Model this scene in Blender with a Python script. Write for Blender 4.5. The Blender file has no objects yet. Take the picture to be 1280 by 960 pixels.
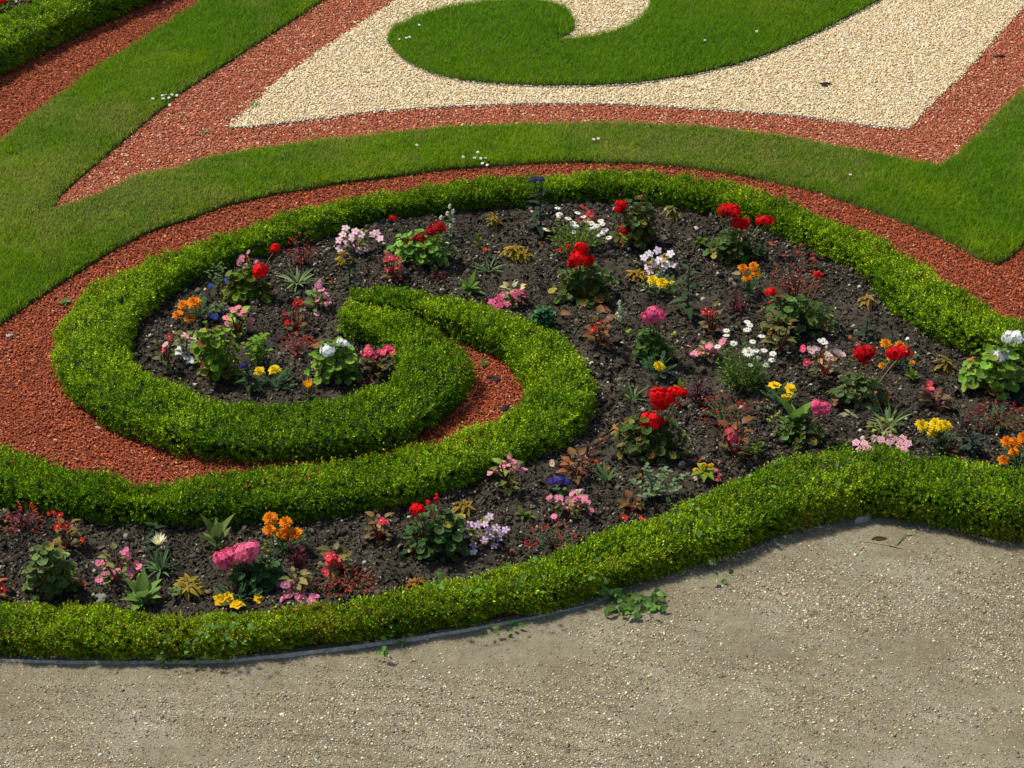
import bpy, math, random
import numpy as np
from mathutils import Vector, Matrix, Quaternion
R = math.radians
scene = bpy.context.scene
col = scene.collection
rng = np.random.default_rng(7)

# ------------------------------------------------------------------ camera, sky, sun, exposure
CAM_D, DEP, HFOV = 10.6, R(31.5), R(22.0)
cam_loc = Vector((0, -CAM_D*math.cos(DEP), CAM_D*math.sin(DEP)))
cd = bpy.data.cameras.new('camera'); cam = bpy.data.objects.new('camera', cd); col.objects.link(cam)
cam.location = cam_loc; cam.rotation_euler = (math.pi/2-DEP, 0, 0)
cd.sensor_width = 36; cd.angle = HFOV; cd.clip_end = 600; cd.clip_start = .1
cd.dof.use_dof = False
scene.camera = cam
SUN_EL, SUN_AZ = R(58), math.atan2(-.87, .49)     # azimuth measured from +Y towards +X
w = bpy.data.worlds.new('World'); scene.world = w; w.use_nodes = True
nt = w.node_tree; bg = nt.nodes['Background']
sky = nt.nodes.new('ShaderNodeTexSky'); sky.sky_type = 'NISHITA'; sky.sun_disc = False
sky.sun_elevation = SUN_EL; sky.sun_rotation = SUN_AZ
sky.air_density = 1.0; sky.dust_density = 2.0
nt.links.new(sky.outputs[0], bg.inputs[0]); bg.inputs[1].default_value = .095
sd = bpy.data.lights.new('sun', 'SUN'); sd.energy = 3.55; sd.angle = R(5.0); sd.color = (1, .95, .86)
sun = bpy.data.objects.new('sun', sd); col.objects.link(sun)
sdir = Vector((-math.sin(SUN_AZ)*math.cos(SUN_EL), -math.cos(SUN_AZ)*math.cos(SUN_EL), -math.sin(SUN_EL)))
sun.rotation_euler = sdir.to_track_quat('-Z', 'Y').to_euler()
scene.view_settings.view_transform = 'Standard'; scene.view_settings.look = 'None'
scene.view_settings.exposure = 0.5; scene.view_settings.gamma = 1; scene.view_settings.use_curve_mapping = False
scene.cycles.max_bounces = 6; scene.cycles.diffuse_bounces = 3; scene.cycles.transmission_bounces = 4
scene.cycles.transparent_max_bounces = 4

# ------------------------------------------------------------------ photo pixel <-> place
FPX = 640/math.tan(HFOV/2)
FWD = np.array([0, math.cos(DEP), -math.sin(DEP)]); UPV = np.array([0, math.sin(DEP), math.cos(DEP)])
CL = np.array(cam_loc)
def ray(px, py):
    return FWD + np.array([1., 0, 0])*(px-640)/FPX - UPV*(py-480)/FPX
def G(px, py, z=0.):
    r = ray(px, py); return CL + r*(z-CL[2])/r[2]
def GP(pts, z=0.): return np.array([G(a, b, z) for a, b in pts])
def PV(px, py, y):                     # point of the upright plane at depth y
    r = ray(px, py); return CL + r*(y-CL[1])/r[1]
def proj(P):
    d = np.asarray(P)-CL; z = d@FWD
    return 640+FPX*d[..., 0]/z, 480-FPX*(d@UPV)/z
def ppm(p):                            # photo pixels per metre at a place
    return FPX/((np.asarray(p)-CL)@FWD)

# ------------------------------------------------------------------ helpers
def tag(o, label=None, cat=None, group=None, kind=None):
    if label: o['label'] = label
    if cat: o['category'] = cat
    if group: o['group'] = group
    if kind: o['kind'] = kind
    return o
def empty(name, loc):
    o = bpy.data.objects.new(name, None); col.objects.link(o); o.location = Vector(loc); o.empty_display_size = .05
    bpy.context.view_layer.update() if False else None
    return o
def raw_mesh(name, V, F, C=None, smooth=False):
    V = np.ascontiguousarray(V, dtype=np.float32)
    me = bpy.data.meshes.new(name)
    if isinstance(F, np.ndarray):
        n, k = F.shape; loops = F.ravel(); tot = np.full(n, k); 
    else:
        tot = np.array([len(f) for f in F]); loops = np.concatenate([np.asarray(f) for f in F]); n = len(F)
    st = np.concatenate([[0], np.cumsum(tot)[:-1]])
    me.vertices.add(len(V)); me.vertices.foreach_set('co', V.ravel())
    me.loops.add(len(loops)); me.loops.foreach_set('vertex_index', loops.astype(np.int32))
    me.polygons.add(n); me.polygons.foreach_set('loop_start', st.astype(np.int32))
    try: me.polygons.foreach_set('loop_total', tot.astype(np.int32))
    except Exception: pass
    if C is not None:
        C = np.asarray(C, dtype=np.float32)
        a = me.color_attributes.new('Col', 'FLOAT_COLOR', 'POINT')
        a.data.foreach_set('color', np.concatenate([C[:, :3], np.ones((len(C), 1), np.float32)], 1).ravel())
    me.update(calc_edges=True); me.validate()
    if smooth: me.polygons.foreach_set('use_smooth', np.ones(n, bool))
    return me
def obj(name, me, mat, parent=None):
    me.materials.append(mat) if mat and not me.materials else None
    o = bpy.data.objects.new(name, me); col.objects.link(o)
    if parent is not None: o.parent = parent
    return o
def hash2(ix, iy, s=0):
    h = (ix.astype(np.int64)*374761393 + iy.astype(np.int64)*668265263 + s*1442695041) & 0xffffffff
    h = ((h ^ (h >> 13))*1274126177) & 0xffffffff
    return ((h ^ (h >> 16)) & 0xffff)/65535.
def noise(x, y, s=0):
    ix, iy = np.floor(x), np.floor(y); fx, fy = x-ix, y-iy
    fx = fx*fx*(3-2*fx); fy = fy*fy*(3-2*fy)
    a, b = hash2(ix, iy, s), hash2(ix+1, iy, s); c, d = hash2(ix, iy+1, s), hash2(ix+1, iy+1, s)
    return (a*(1-fx)+b*fx)*(1-fy)+(c*(1-fx)+d*fx)*fy
def fbm(x, y, oct=4, s=0):
    t = 0; a = .5; n = 0
    x, y = .86*x-.51*y+.37, .51*x+.86*y+.11
    for k in range(oct):
        t = t+a*noise(x, y, s+k); n += a; a *= .5; x, y = 2.03*(.77*x-.64*y), 2.03*(.64*x+.77*y)
    return t/n
def inpoly(P, poly):
    x, y = P[:, 0], P[:, 1]; r = np.zeros(len(P), bool); j = len(poly)-1
    for i in range(len(poly)):
        xi, yi, xj, yj = poly[i][0], poly[i][1], poly[j][0], poly[j][1]
        c = ((yi > y) != (yj > y)) & (x < (xj-xi)*(y-yi)/((yj-yi) or 1e-9)+xi)
        r ^= c; j = i
    return r
def spline(P, step=.02):
    P = np.asarray(P, float); out = []
    Q = np.vstack([2*P[0]-P[1], P, 2*P[-1]-P[-2]])
    for i in range(1, len(Q)-2):
        p0, p1, p2, p3 = Q[i-1], Q[i], Q[i+1], Q[i+2]
        t = np.linspace(0, 1, 24, endpoint=False)[:, None]
        out.append(.5*((2*p1)+(-p0+p2)*t+(2*p0-5*p1+4*p2-p3)*t*t+(-p0+3*p1-3*p2+p3)*t**3))
    out = np.vstack(out+[Q[-2][None]])
    d = np.concatenate([[0], np.cumsum(np.linalg.norm(np.diff(out[:, :2], axis=0), axis=1))])
    n = max(3, int(d[-1]/step)); s = np.linspace(0, d[-1], n)
    return np.stack([np.interp(s, d, out[:, k]) for k in range(out.shape[1])], 1)
def frames(d, roll=None):              # rotation matrices whose Z column is d
    n = len(d); d = d/np.linalg.norm(d, axis=1, keepdims=True)
    a = rng.normal(size=(n, 3)) if roll is None else roll
    x = a-(a*d).sum(1, keepdims=True)*d; x /= np.linalg.norm(x, axis=1, keepdims=True)+1e-9
    y = np.cross(d, x); return np.stack([x, y, d], 2)
def scatter(T, F, pos, rot, scl):      # copies of a small template as one soup
    n, k = len(pos), len(T)
    V = np.einsum('nij,nkj->nki', rot, T[None]*scl[:, None, :])+pos[:, None]
    return V.reshape(-1, 3), (F[None]+(np.arange(n)*k)[:, None, None]).reshape(-1, F.shape[1])
OCT = np.array([[1, 0, 0], [-.9, .1, 0], [.1, 1, .1], [-.05, -1, -.1], [.15, .1, .9], [-.1, 0, -1]], float)
OCF = np.array([[0, 2, 4], [2, 1, 4], [1, 3, 4], [3, 0, 4], [2, 0, 5], [1, 2, 5], [3, 1, 5], [0, 3, 5]])
CHIP = np.array([[1, .1, .35], [.2, 1, .3], [-1, .25, .4], [-.1, -1, .45], [.85, -.7, -.4], [.6, .8, -.5], [-.85, -.5, -.35], [-.6, .8, -.45]], float)
CHF = np.array([[0, 1, 2], [0, 2, 3], [0, 4, 5], [0, 5, 1], [1, 5, 7], [1, 7, 2], [2, 7, 6], [2, 6, 3], [3, 6, 4], [3, 4, 0]])
MARG = (-300, -130, 1590, 1080)
def inframe(P, m=0):
    u, v = proj(P); return (u > MARG[0]-m) & (u < MARG[2]+m) & (v > MARG[1]-m) & (v < MARG[3]+m)
def random_in(poly, density, notin=()):
    lo, hi = poly.min(0)[:2], poly.max(0)[:2]
    n = int((hi[0]-lo[0])*(hi[1]-lo[1])*density)
    P = np.concatenate([rng.uniform(lo, hi, size=(n, 2)), np.zeros((n, 1))], 1)
    P = P[inframe(P)]; P = P[inpoly(P, poly)]
    for q in notin: P = P[~inpoly(P, q)]
    return P

# ------------------------------------------------------------------ materials
def new_mat(name):
    m = bpy.data.materials.new(name); m.use_nodes = True
    return m, m.node_tree, m.node_tree.nodes['Principled BSDF']
def ramp(nt, stops, interp='LINEAR'):
    r = nt.nodes.new('ShaderNodeValToRGB'); r.color_ramp.interpolation = interp
    e = r.color_ramp.elements
    while len(e) < len(stops): e.new(.5)
    for k, (p, c) in enumerate(stops): e[k].position = p; e[k].color = (*c, 1)
    return r
def island_mat(name, stops, rough=.8, spec=.3):
    m, nt, b = new_mat(name); g = nt.nodes.new('ShaderNodeNewGeometry'); r = ramp(nt, stops)
    nt.links.new(g.outputs['Random Per Island'], r.inputs[0]); nt.links.new(r.outputs[0], b.inputs['Base Color'])
    b.inputs['Roughness'].default_value = rough; b.inputs['Specular IOR Level'].default_value = spec
    return m
def chip_sheet_mat(name, stops, scale, bump=.5):
    m, nt, b = new_mat(name); tc = nt.nodes.new('ShaderNodeTexCoord')
    v = nt.nodes.new('ShaderNodeTexVoronoi'); v.inputs['Scale'].default_value = scale
    nt.links.new(tc.outputs['Object'], v.inputs['Vector'])
    s = nt.nodes.new('ShaderNodeSeparateColor'); nt.links.new(v.outputs['Color'], s.inputs[0])
    r = ramp(nt, stops); nt.links.new(s.outputs[0], r.inputs[0]); nt.links.new(r.outputs[0], b.inputs['Base Color'])
    bp = nt.nodes.new('ShaderNodeBump'); bp.inputs['Strength'].default_value = bump; bp.inputs['Distance'].default_value = .006
    nt.links.new(v.outputs['Distance'], bp.inputs['Height']); nt.links.new(bp.outputs[0], b.inputs['Normal'])
    b.inputs['Roughness'].default_value = .9
    return m
def leaf_mat(name, rough=.45, trans=.25, spec=.4, var=.25):
    m, nt, b = new_mat(name); a = nt.nodes.new('ShaderNodeVertexColor'); a.layer_name = 'Col'
    g = nt.nodes.new('ShaderNodeNewGeometry')
    hv = nt.nodes.new('ShaderNodeHueSaturation'); mr = nt.nodes.new('ShaderNodeMapRange')
    mr.inputs['To Min'].default_value = 1-var; mr.inputs['To Max'].default_value = 1+var
    nt.links.new(g.outputs['Random Per Island'], mr.inputs[0]); nt.links.new(mr.outputs[0], hv.inputs['Value'])
    nt.links.new(a.outputs[0], hv.inputs['Color']); nt.links.new(hv.outputs[0], b.inputs['Base Color'])
    b.inputs['Roughness'].default_value = rough; b.inputs['Specular IOR Level'].default_value = spec
    t = nt.nodes.new('ShaderNodeBsdfTranslucent'); nt.links.new(hv.outputs[0], t.inputs[0])
    mx = nt.nodes.new('ShaderNodeMixShader'); mx.inputs[0].default_value = trans
    nt.links.new(b.outputs[0], mx.inputs[1]); nt.links.new(t.outputs[0], mx.inputs[2])
    nt.links.new(mx.outputs[0], nt.nodes['Material Output'].inputs[0])
    return m
M_LEAF = leaf_mat('leaf', .6, .30, .09)
M_BOX = leaf_mat('box_leaf', .42, .26, .08, .28)
M_GRASS = leaf_mat('grass_blade', .7, .48, .04, .34)
M_PETAL = leaf_mat('petal', .65, .42, .12, .12)
M_GLOSSY = leaf_mat('fleshy_leaf', .45, .22, .14, .18)
M_STEM = leaf_mat('stem', .8, 0, .1, .1)
RED_FRESH = [(0, (.10, .017, .005)), (.35, (.27, .046, .011)), (.72, (.39, .080, .022)), (.96, (.46, .12, .042)), (1, (.58, .30, .16))]
RED_PALE = [(0, (.21, .045, .016)), (.4, (.40, .098, .040)), (.83, (.49, .148, .070)), (.90, (.53, .22, .11)), (.95, (.62, .42, .24)), (1, (.72, .56, .36))]
CREAM = [(0, (.34, .22, .10)), (.08, (.56, .39, .18)), (.4, (.70, .55, .31)), (.8, (.78, .66, .42)), (1, (.85, .78, .60))]
M_FRESH = island_mat('red_mulch_chip', RED_FRESH); M_PALE = island_mat('faded_red_chip', RED_PALE)
M_CREAM = island_mat('cream_stone_chip', CREAM, .7)
dim = lambda st, k: [(p, tuple(v*k for v in c)) for p, c in st]
M_FRESH_S = chip_sheet_mat('red_mulch_bed', dim(RED_FRESH, .62), 90); M_PALE_S = chip_sheet_mat('faded_red_bed', dim(RED_PALE, .75), 90)
M_CREAM_S = chip_sheet_mat('cream_gravel_bed', CREAM, 80)

def path_material():
    m, nt, b = new_mat('sandy_path'); L = nt.links.new
    tc = nt.nodes.new('ShaderNodeTexCoord')
    def nz(sc, det=4, rough=.6):
        n = nt.nodes.new('ShaderNodeTexNoise'); n.inputs['Scale'].default_value = sc; n.inputs['Detail'].default_value = det
        n.inputs['Roughness'].default_value = rough; L(tc.outputs['Object'], n.inputs['Vector']); return n
    big = nz(2.6, 9, .72); fine = nz(150, 3, .7); mid = nz(22, 5, .7)
    r1 = ramp(nt, [(.26, (.145, .117, .066)), (.50, (.205, .180, .115)), (.70, (.275, .252, .182))]); L(big.outputs[0], r1.inputs[0])
    r2 = ramp(nt, [(.28, (.55, .52, .48)), (.5, (1, 1, 1)), (.75, (1.25, 1.22, 1.15))]); L(fine.outputs[0], r2.inputs[0])
    r3 = ramp(nt, [(.3, (.80, .78, .75)), (.6, (1.06, 1.05, 1.04))]); L(mid.outputs[0], r3.inputs[0])
    def mul(a, c):
        x = nt.nodes.new('ShaderNodeMix'); x.data_type = 'RGBA'; x.blend_type = 'MULTIPLY'; x.inputs[0].default_value = 1
        L(a, x.inputs[6]); L(c, x.inputs[7]); return x.outputs[2]
    L(mul(mul(r1.outputs[0], r2.outputs[0]), r3.outputs[0]), b.inputs['Base Color'])
    ad = nt.nodes.new('ShaderNodeMath'); ad.operation = 'MULTIPLY_ADD'; ad.inputs[1].default_value = 1.5
    L(mid.outputs[0], ad.inputs[0]); L(fine.outputs[0], ad.inputs[2])
    bp = nt.nodes.new('ShaderNodeBump'); bp.inputs['Strength'].default_value = .8; bp.inputs['Distance'].default_value = .006
    L(ad.outputs[0], bp.inputs['Height']); L(bp.outputs[0], b.inputs['Normal']); b.inputs['Roughness'].default_value = .95
    return m
M_PATH = path_material()
def soil_material(name, dark, light):
    m, nt, b = new_mat(name); L = nt.links.new; tc = nt.nodes.new('ShaderNodeTexCoord')
    n = nt.nodes.new('ShaderNodeTexNoise'); n.inputs['Scale'].default_value = 60; n.inputs['Detail'].default_value = 6; n.inputs['Roughness'].default_value = .75
    n2 = nt.nodes.new('ShaderNodeTexNoise'); n2.inputs['Scale'].default_value = 4; n2.inputs['Detail'].default_value = 3
    L(tc.outputs['Object'], n.inputs['Vector']); L(tc.outputs['Object'], n2.inputs['Vector'])
    a = nt.nodes.new('ShaderNodeMath'); a.operation = 'MULTIPLY_ADD'; a.inputs[1].default_value = .6; L(n2.outputs[0], a.inputs[0]); L(n.outputs[0], a.inputs[2])
    r = ramp(nt, [(.55, dark), (1.0, light)]); L(a.outputs[0], r.inputs[0]); L(r.outputs[0], b.inputs['Base Color'])
    bp = nt.nodes.new('ShaderNodeBump'); bp.inputs['Strength'].default_value = .9; bp.inputs['Distance'].default_value = .008
    L(n.outputs[0], bp.inputs['Height']); L(bp.outputs[0], b.inputs['Normal']); b.inputs['Roughness'].default_value = .95
    b.inputs['Specular IOR Level'].default_value = .15
    return m
M_SOIL = soil_material('bed_soil', (.014, .0115, .0075), (.074, .061, .042))
M_TURF = soil_material('turf_soil', (.030, .055, .006), (.075, .10, .012))
M_CLOD = island_mat('soil_crumb', [(0, (.012, .0095, .006)), (.5, (.041, .033, .022)), (.86, (.088, .072, .049)), (.95, (.17, .145, .10)), (1, (.46, .42, .32))], .95, .15)
M_PEB = island_mat('path_pebble', [(0, (.09, .075, .055)), (.25, (.18, .15, .10)), (.5, (.36, .25, .10)), (.7, (.52, .41, .22)), (.9, (.62, .55, .40)), (1, (.74, .71, .62))], .6, .4)
M_METAL = soil_material('grey_edging', (.13, .11, .08), (.60, .58, .49))
M_DARKEDGE, _n, _b = new_mat('dark_edging'); _b.inputs['Base Color'].default_value = (.10, .098, .092, 1); _b.inputs['Roughness'].default_value = .7
M_WOOD, _n, _b = new_mat('twig_bark'); _b.inputs['Base Color'].default_value = (.045, .035, .018, 1); _b.inputs['Roughness'].default_value = .9
M_DRY = leaf_mat('dry_leaf', .8, .1, .2, .3)
# ------------------------------------------------------------------ outlines, read off the photo as ground positions
EDGE_FRONT = [(-420, 800), (-270, 810), (-140, 818), (-60, 822), (0, 825), (100, 827), (187, 827), (280, 825), (350, 819), (450, 807), (560, 791), (650, 775), (709, 763), (762, 749), (801, 735), (860, 719), (930, 696), (1000, 671), (1062, 656), (1120, 657), (1180, 668), (1230, 682), (1290, 688), (1420, 705), (1560, 724), (1720, 742)]
LAWN = [(-420, 400), (-250, 345), (-150, 290), (-60, 229), (0, 184), (37, 150), (94, 112), (127, 86), (169, 60), (217, 30), (262, 0), (340, -48), (440, -108), (560, -105),
        (480, -50), (409, 0), (375, 22), (330, 52), (285, 81), (225, 120), (176, 161), (131, 199), (97, 228), (75, 248), (64, 268),
        (124, 248), (169, 226), (225, 214), (262, 202), (330, 191), (400, 181), (480, 173), (560, 164), (625, 161), (737, 159), (800, 160), (894, 165), (987, 177), (1100, 198), (1174, 213),
        (1194, 201), (1220, 174), (1250, 143), (1285, 114), (1340, 60), (1420, -20), (1520, 60), (1420, 165), (1330, 250), (1280, 306), (1263, 324), (1246, 333), (1225, 326), (1205, 315), (1160, 293), (1100, 270), (1025, 244), (970, 231), (916, 220), (849, 210), (800, 207), (726, 205), (662, 207), (561, 214), (480, 225), (412, 234), (337, 247), (281, 260), (230, 279), (187, 292), (142, 315), (82, 353), (30, 387), (0, 409), (-70, 449), (-150, 480), (-300, 503), (-420, 508)]
SWIRL = [(1105, 0), (1060, 24), (1010, 49), (950, 74), (880, 93), (800, 106), (720, 110), (650, 109), (570, 102), (520, 86), (490, 63), (488, 44), (520, 26), (570, 12), (640, 4), (690, 8), (714, 24), (717, 40), (704, 49), (692, 53),
         (735, 51), (775, 41), (800, 28), (812, 10), (812, -10), (790, -45), (760, -80), (1000, -110), (1240, -105), (1165, -40)]
CREAMY = [(500, 0), (440, 40), (395, 70), (340, 110), (310, 140), (285, 163), (360, 156), (450, 144), (540, 137), (630, 133), (720, 132), (800, 134), (900, 140), (1000, 148), (1080, 159), (1132, 164), (1170, 126), (1205, 93), (1240, 53), (1284, 6), (1330, -50), (1390, -110), (640, -130), (560, -60)]
RING = [(1720, 530, .22), (1560, 492, .22), (1400, 452, .22), (1330, 428, .2), (1250, 408, .2), (1205, 390, .27), (1160, 366, .27), (1130, 340, .22), (1095, 313, .18), (1040, 286, .16), (990, 264, .15), (940, 245, .15), (890, 233, .165), (830, 224, .16), (760, 219, .145), (700, 221, .14), (620, 227, .145), (550, 235, .135), (490, 244, .13), (430, 254, .13), (370, 271, .15), (310, 289, .15), (255, 310, .17), (205, 329, .20), (158, 355, .26), (124, 388, .29), (112, 426, .30), (124, 458, .29), (158, 485, .29), (200, 504, .285), (260, 522, .28), (325, 528, .28), (400, 525, .28), (475, 511, .29), (520, 487, .28), (543, 455, .28), (529, 428, .22), (500, 408, .18), (468, 395, .175), (430, 386, .185)]
ARM = [(440, 374, .12), (490, 371, .125), (545, 377, .14), (602, 394, .19), (650, 414, .23), (685, 443, .245), (701, 478, .255), (688, 512, .235), (635, 542, .22), (568, 564, .23), (490, 588, .235), (400, 601, .225), (300, 610, .22), (235, 615, .18), (170, 617, .13), (112, 608, .18), (40, 594, .21), (-30, 574, .22), (-110, 557, .22), (-200, 549, .22), (-330, 554, .22), (-450, 574, .22)]
CORNER = [(-400, 270, .27), (-270, 198, .27), (-150, 130, .27), (-70, 87, .27), (0, 50, .27), (60, 20, .27), (120, -8, .27), (190, -37, .27), (260, -67, .27), (340, -100, .27)]
gz = .115
HC = {k: np.array([[*G(a, b, gz)[:2], c] for a, b, c in v]) for k, v in (('ring', RING), ('arm', ARM), ('corner', CORNER))}
EF = spline(GP(EDGE_FRONT)[:, :2], .03)
lawn_poly, swirl_poly, cream_poly = (spline(np.vstack([GP(q), GP(q)[:1]]), .05) for q in (LAWN, SWIRL, CREAMY))
# keep the sharp corners of the gravel field
cream_poly = GP(CREAMY); lawn_poly = GP(LAWN)
soil_poly = np.vstack([HC['ring'][:, :2], HC['arm'][:, :2], EF[:, :2]+np.array([0, .08])])
soil_poly = np.vstack([HC['ring'][:, :2], HC['arm'][:, :2], GP([(-480, 640)])[:, :2], EF[:, :2]+np.array([0, .06])])
corner_poly = np.vstack([HC['corner'][:, :2], GP([(340, -200), (-700, -200), (-700, 148)])[:, :2]])
pale_poly = np.vstack([GP([(64, 268), (75, 246), (97, 226), (131, 197), (176, 159), (225, 118), (285, 79), (330, 50), (375, 20), (409, -2), (480, -52), (560, -105), (640, -130), (1390, -130), (1430, -40), (1340, 60), (1285, 118), (1245, 154), (1215, 184), (1176, 215), (1100, 200), (987, 179), (800, 162), (560, 166), (330, 193), (225, 216), (124, 250)])])

def sheet(name, poly, z, mat, kind='structure'):
    V = np.concatenate([poly[:, :2], np.full((len(poly), 1), z)], 1)
    o = obj(name, raw_mesh(name, V, [list(range(len(V)))]), mat); o['kind'] = kind; return o
# base ground that carries on past everything
big = np.array([[-150, -150], [150, -150], [150, 200], [-150, 200]], float)
sheet('ground', big, -.09, M_PATH)
# walked path in front of the bed: fine undulating sheet
def grid_sheet(name, poly, step, zf, mat, keep=None):
    lo, hi = poly.min(0)[:2], poly.max(0)[:2]
    nx, ny = int((hi[0]-lo[0])/step)+2, int((hi[1]-lo[1])/step)+2
    X, Y = np.meshgrid(lo[0]+np.arange(nx)*step, lo[1]+np.arange(ny)*step)
    P = np.stack([X.ravel(), Y.ravel(), np.zeros(nx*ny)], 1)
    ok = inpoly(P, poly)
    I = np.arange(nx*ny).reshape(ny, nx)
    F = np.stack([I[:-1, :-1], I[:-1, 1:], I[1:, 1:], I[1:, :-1]], -1).reshape(-1, 4)
    F = F[ok[F].any(1)]
    used = np.zeros(nx*ny, bool); used[F] = True; mp = np.cumsum(used)-1
    P = P[used]; P[:, 2] = zf(P[:, 0], P[:, 1])
    o = obj(name, raw_mesh(name, P, mp[F], smooth=True), mat); o['kind'] = 'structure'; return o
path_poly = np.vstack([EF[:, :2]+np.array([0, .05]), GP([(1800, 790), (1800, 1250), (-400, 1250), (-440, 830)])[:, :2]])
def path_z(x, y): return -.017+.016*np.clip((x+.1)/.9, 0, 1)+.016*np.clip(fbm(x*1.7+40, y*.3, 3, 63)-.5, 0, 1)+.010*fbm(x*1.3, y*1.3, 3, 3)+.006*fbm(x*9, y*9, 3, 5)+.0034*np.sin((x*.30+y+.12*x*x)*80+5*fbm(x*2, y*2, 2, 8))*noise(x*1.5, y*1.5, 9)
grid_sheet('path', path_poly, .022, path_z, M_PATH)
# mulch under everything beyond the path
mulch_poly = np.vstack([EF[:, :2]+np.array([0, .035]), np.array([[9., -1.5], [12, 14], [-12, 14], [-9, -2.0]])])
sheet('mulch_bed', mulch_poly, 0, M_FRESH_S)
sheet('faded_chip_bed', pale_poly, .004, M_PALE_S)
sheet('gravel_bed', cream_poly, .008, M_CREAM_S)

# ------------------------------------------------------------------ loose chips, too many to count
def chips(name, P, L, W, T, z0, mat, label, cat, tilt=.32, tpl=(CHIP, CHF)):
    n = len(P); P = P.copy(); P[:, 2] = z0+rng.uniform(0, .005, n)
    d = np.stack([rng.normal(0, tilt, n), rng.normal(0, tilt, n), np.ones(n)], 1)
    k = rng.lognormal(0, .28, n)[:, None]
    s = np.stack([rng.uniform(.7, 1.3, n)*L, rng.uniform(.7, 1.3, n)*W, rng.uniform(.6, 1.3, n)*T], 1)*.5*k
    V, F = scatter(tpl[0], tpl[1], P, frames(d), s)
    o = obj(name, raw_mesh(name, V, F), mat); tag(o, label, cat, kind='stuff'); return o
jit = lambda P, s: P+np.concatenate([rng.normal(0, s, (len(P), 2))*np.where(rng.random((len(P), 1)) < .025, 4, 1), np.zeros((len(P), 1))], 1)
fresh = random_in(np.vstack([GP([(-500, 900), (-500, -160), (1800, -160), (1800, 520)])]), 26000)
inner = inpoly(fresh, soil_poly) | inpoly(fresh, lawn_poly) | inpoly(fresh, pale_poly) | inpoly(fresh, cream_poly) | inpoly(fresh, corner_poly)
u, v = proj(fresh); fresh = fresh[~inner & ~((u > 1000) & (v > 420) & (u < 1290))]
fresh = fresh[(np.interp(fresh[:, 0], EF[:, 0], EF[:, 1])+.1) < fresh[:, 1]]
chips('mulch', fresh, .0105, .0052, .004, .004, M_FRESH, 'deep red bark mulch spread between the clipped hedges and the lawn', 'mulch')
pale = jit(random_in(pale_poly, 32000, (cream_poly,)), .008)
chips('chippings', pale, .0095, .0062, .0042, .006, M_PALE, 'faded red brick chippings bordering the cream gravel', 'chippings')
cream = jit(random_in(cream_poly, 32000, (swirl_poly,)), .010)
chips('gravel', cream, .0095, .0070, .0042, .010, M_CREAM, 'cream stone gravel around the curled lawn', 'gravel')
pb = random_in(path_poly, 38000)
dens = np.clip((fbm(pb[:, 0]*1.1+3, pb[:, 1]*1.9, 4, 21)-.40)*4.2, .05, 1)
fd = pb[:, 1]-np.interp(pb[:, 0], EF[:, 0], EF[:, 1])
dens *= np.clip((-fd-.02)/.22, .12, 1)
pb = pb[rng.random(len(pb)) < dens]; pz = path_z(pb[:, 0], pb[:, 1])
n = len(pb); pb[:, 2] = pz+.0005
s = (rng.lognormal(-6.08, .42, n)[:, None])*np.stack([rng.uniform(.8, 1.5, n), rng.uniform(.7, 1.1, n), rng.uniform(.5, .8, n)], 1)
V, F = scatter(OCT, OCF, pb, frames(np.stack([rng.normal(0, .2, n), rng.normal(0, .2, n), np.ones(n)], 1)), s)
tag(obj('pebbles', raw_mesh('pebbles', V, F), M_PEB), 'pale yellow and white grit scattered over the sandy path', 'pebbles', kind='stuff')

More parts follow.
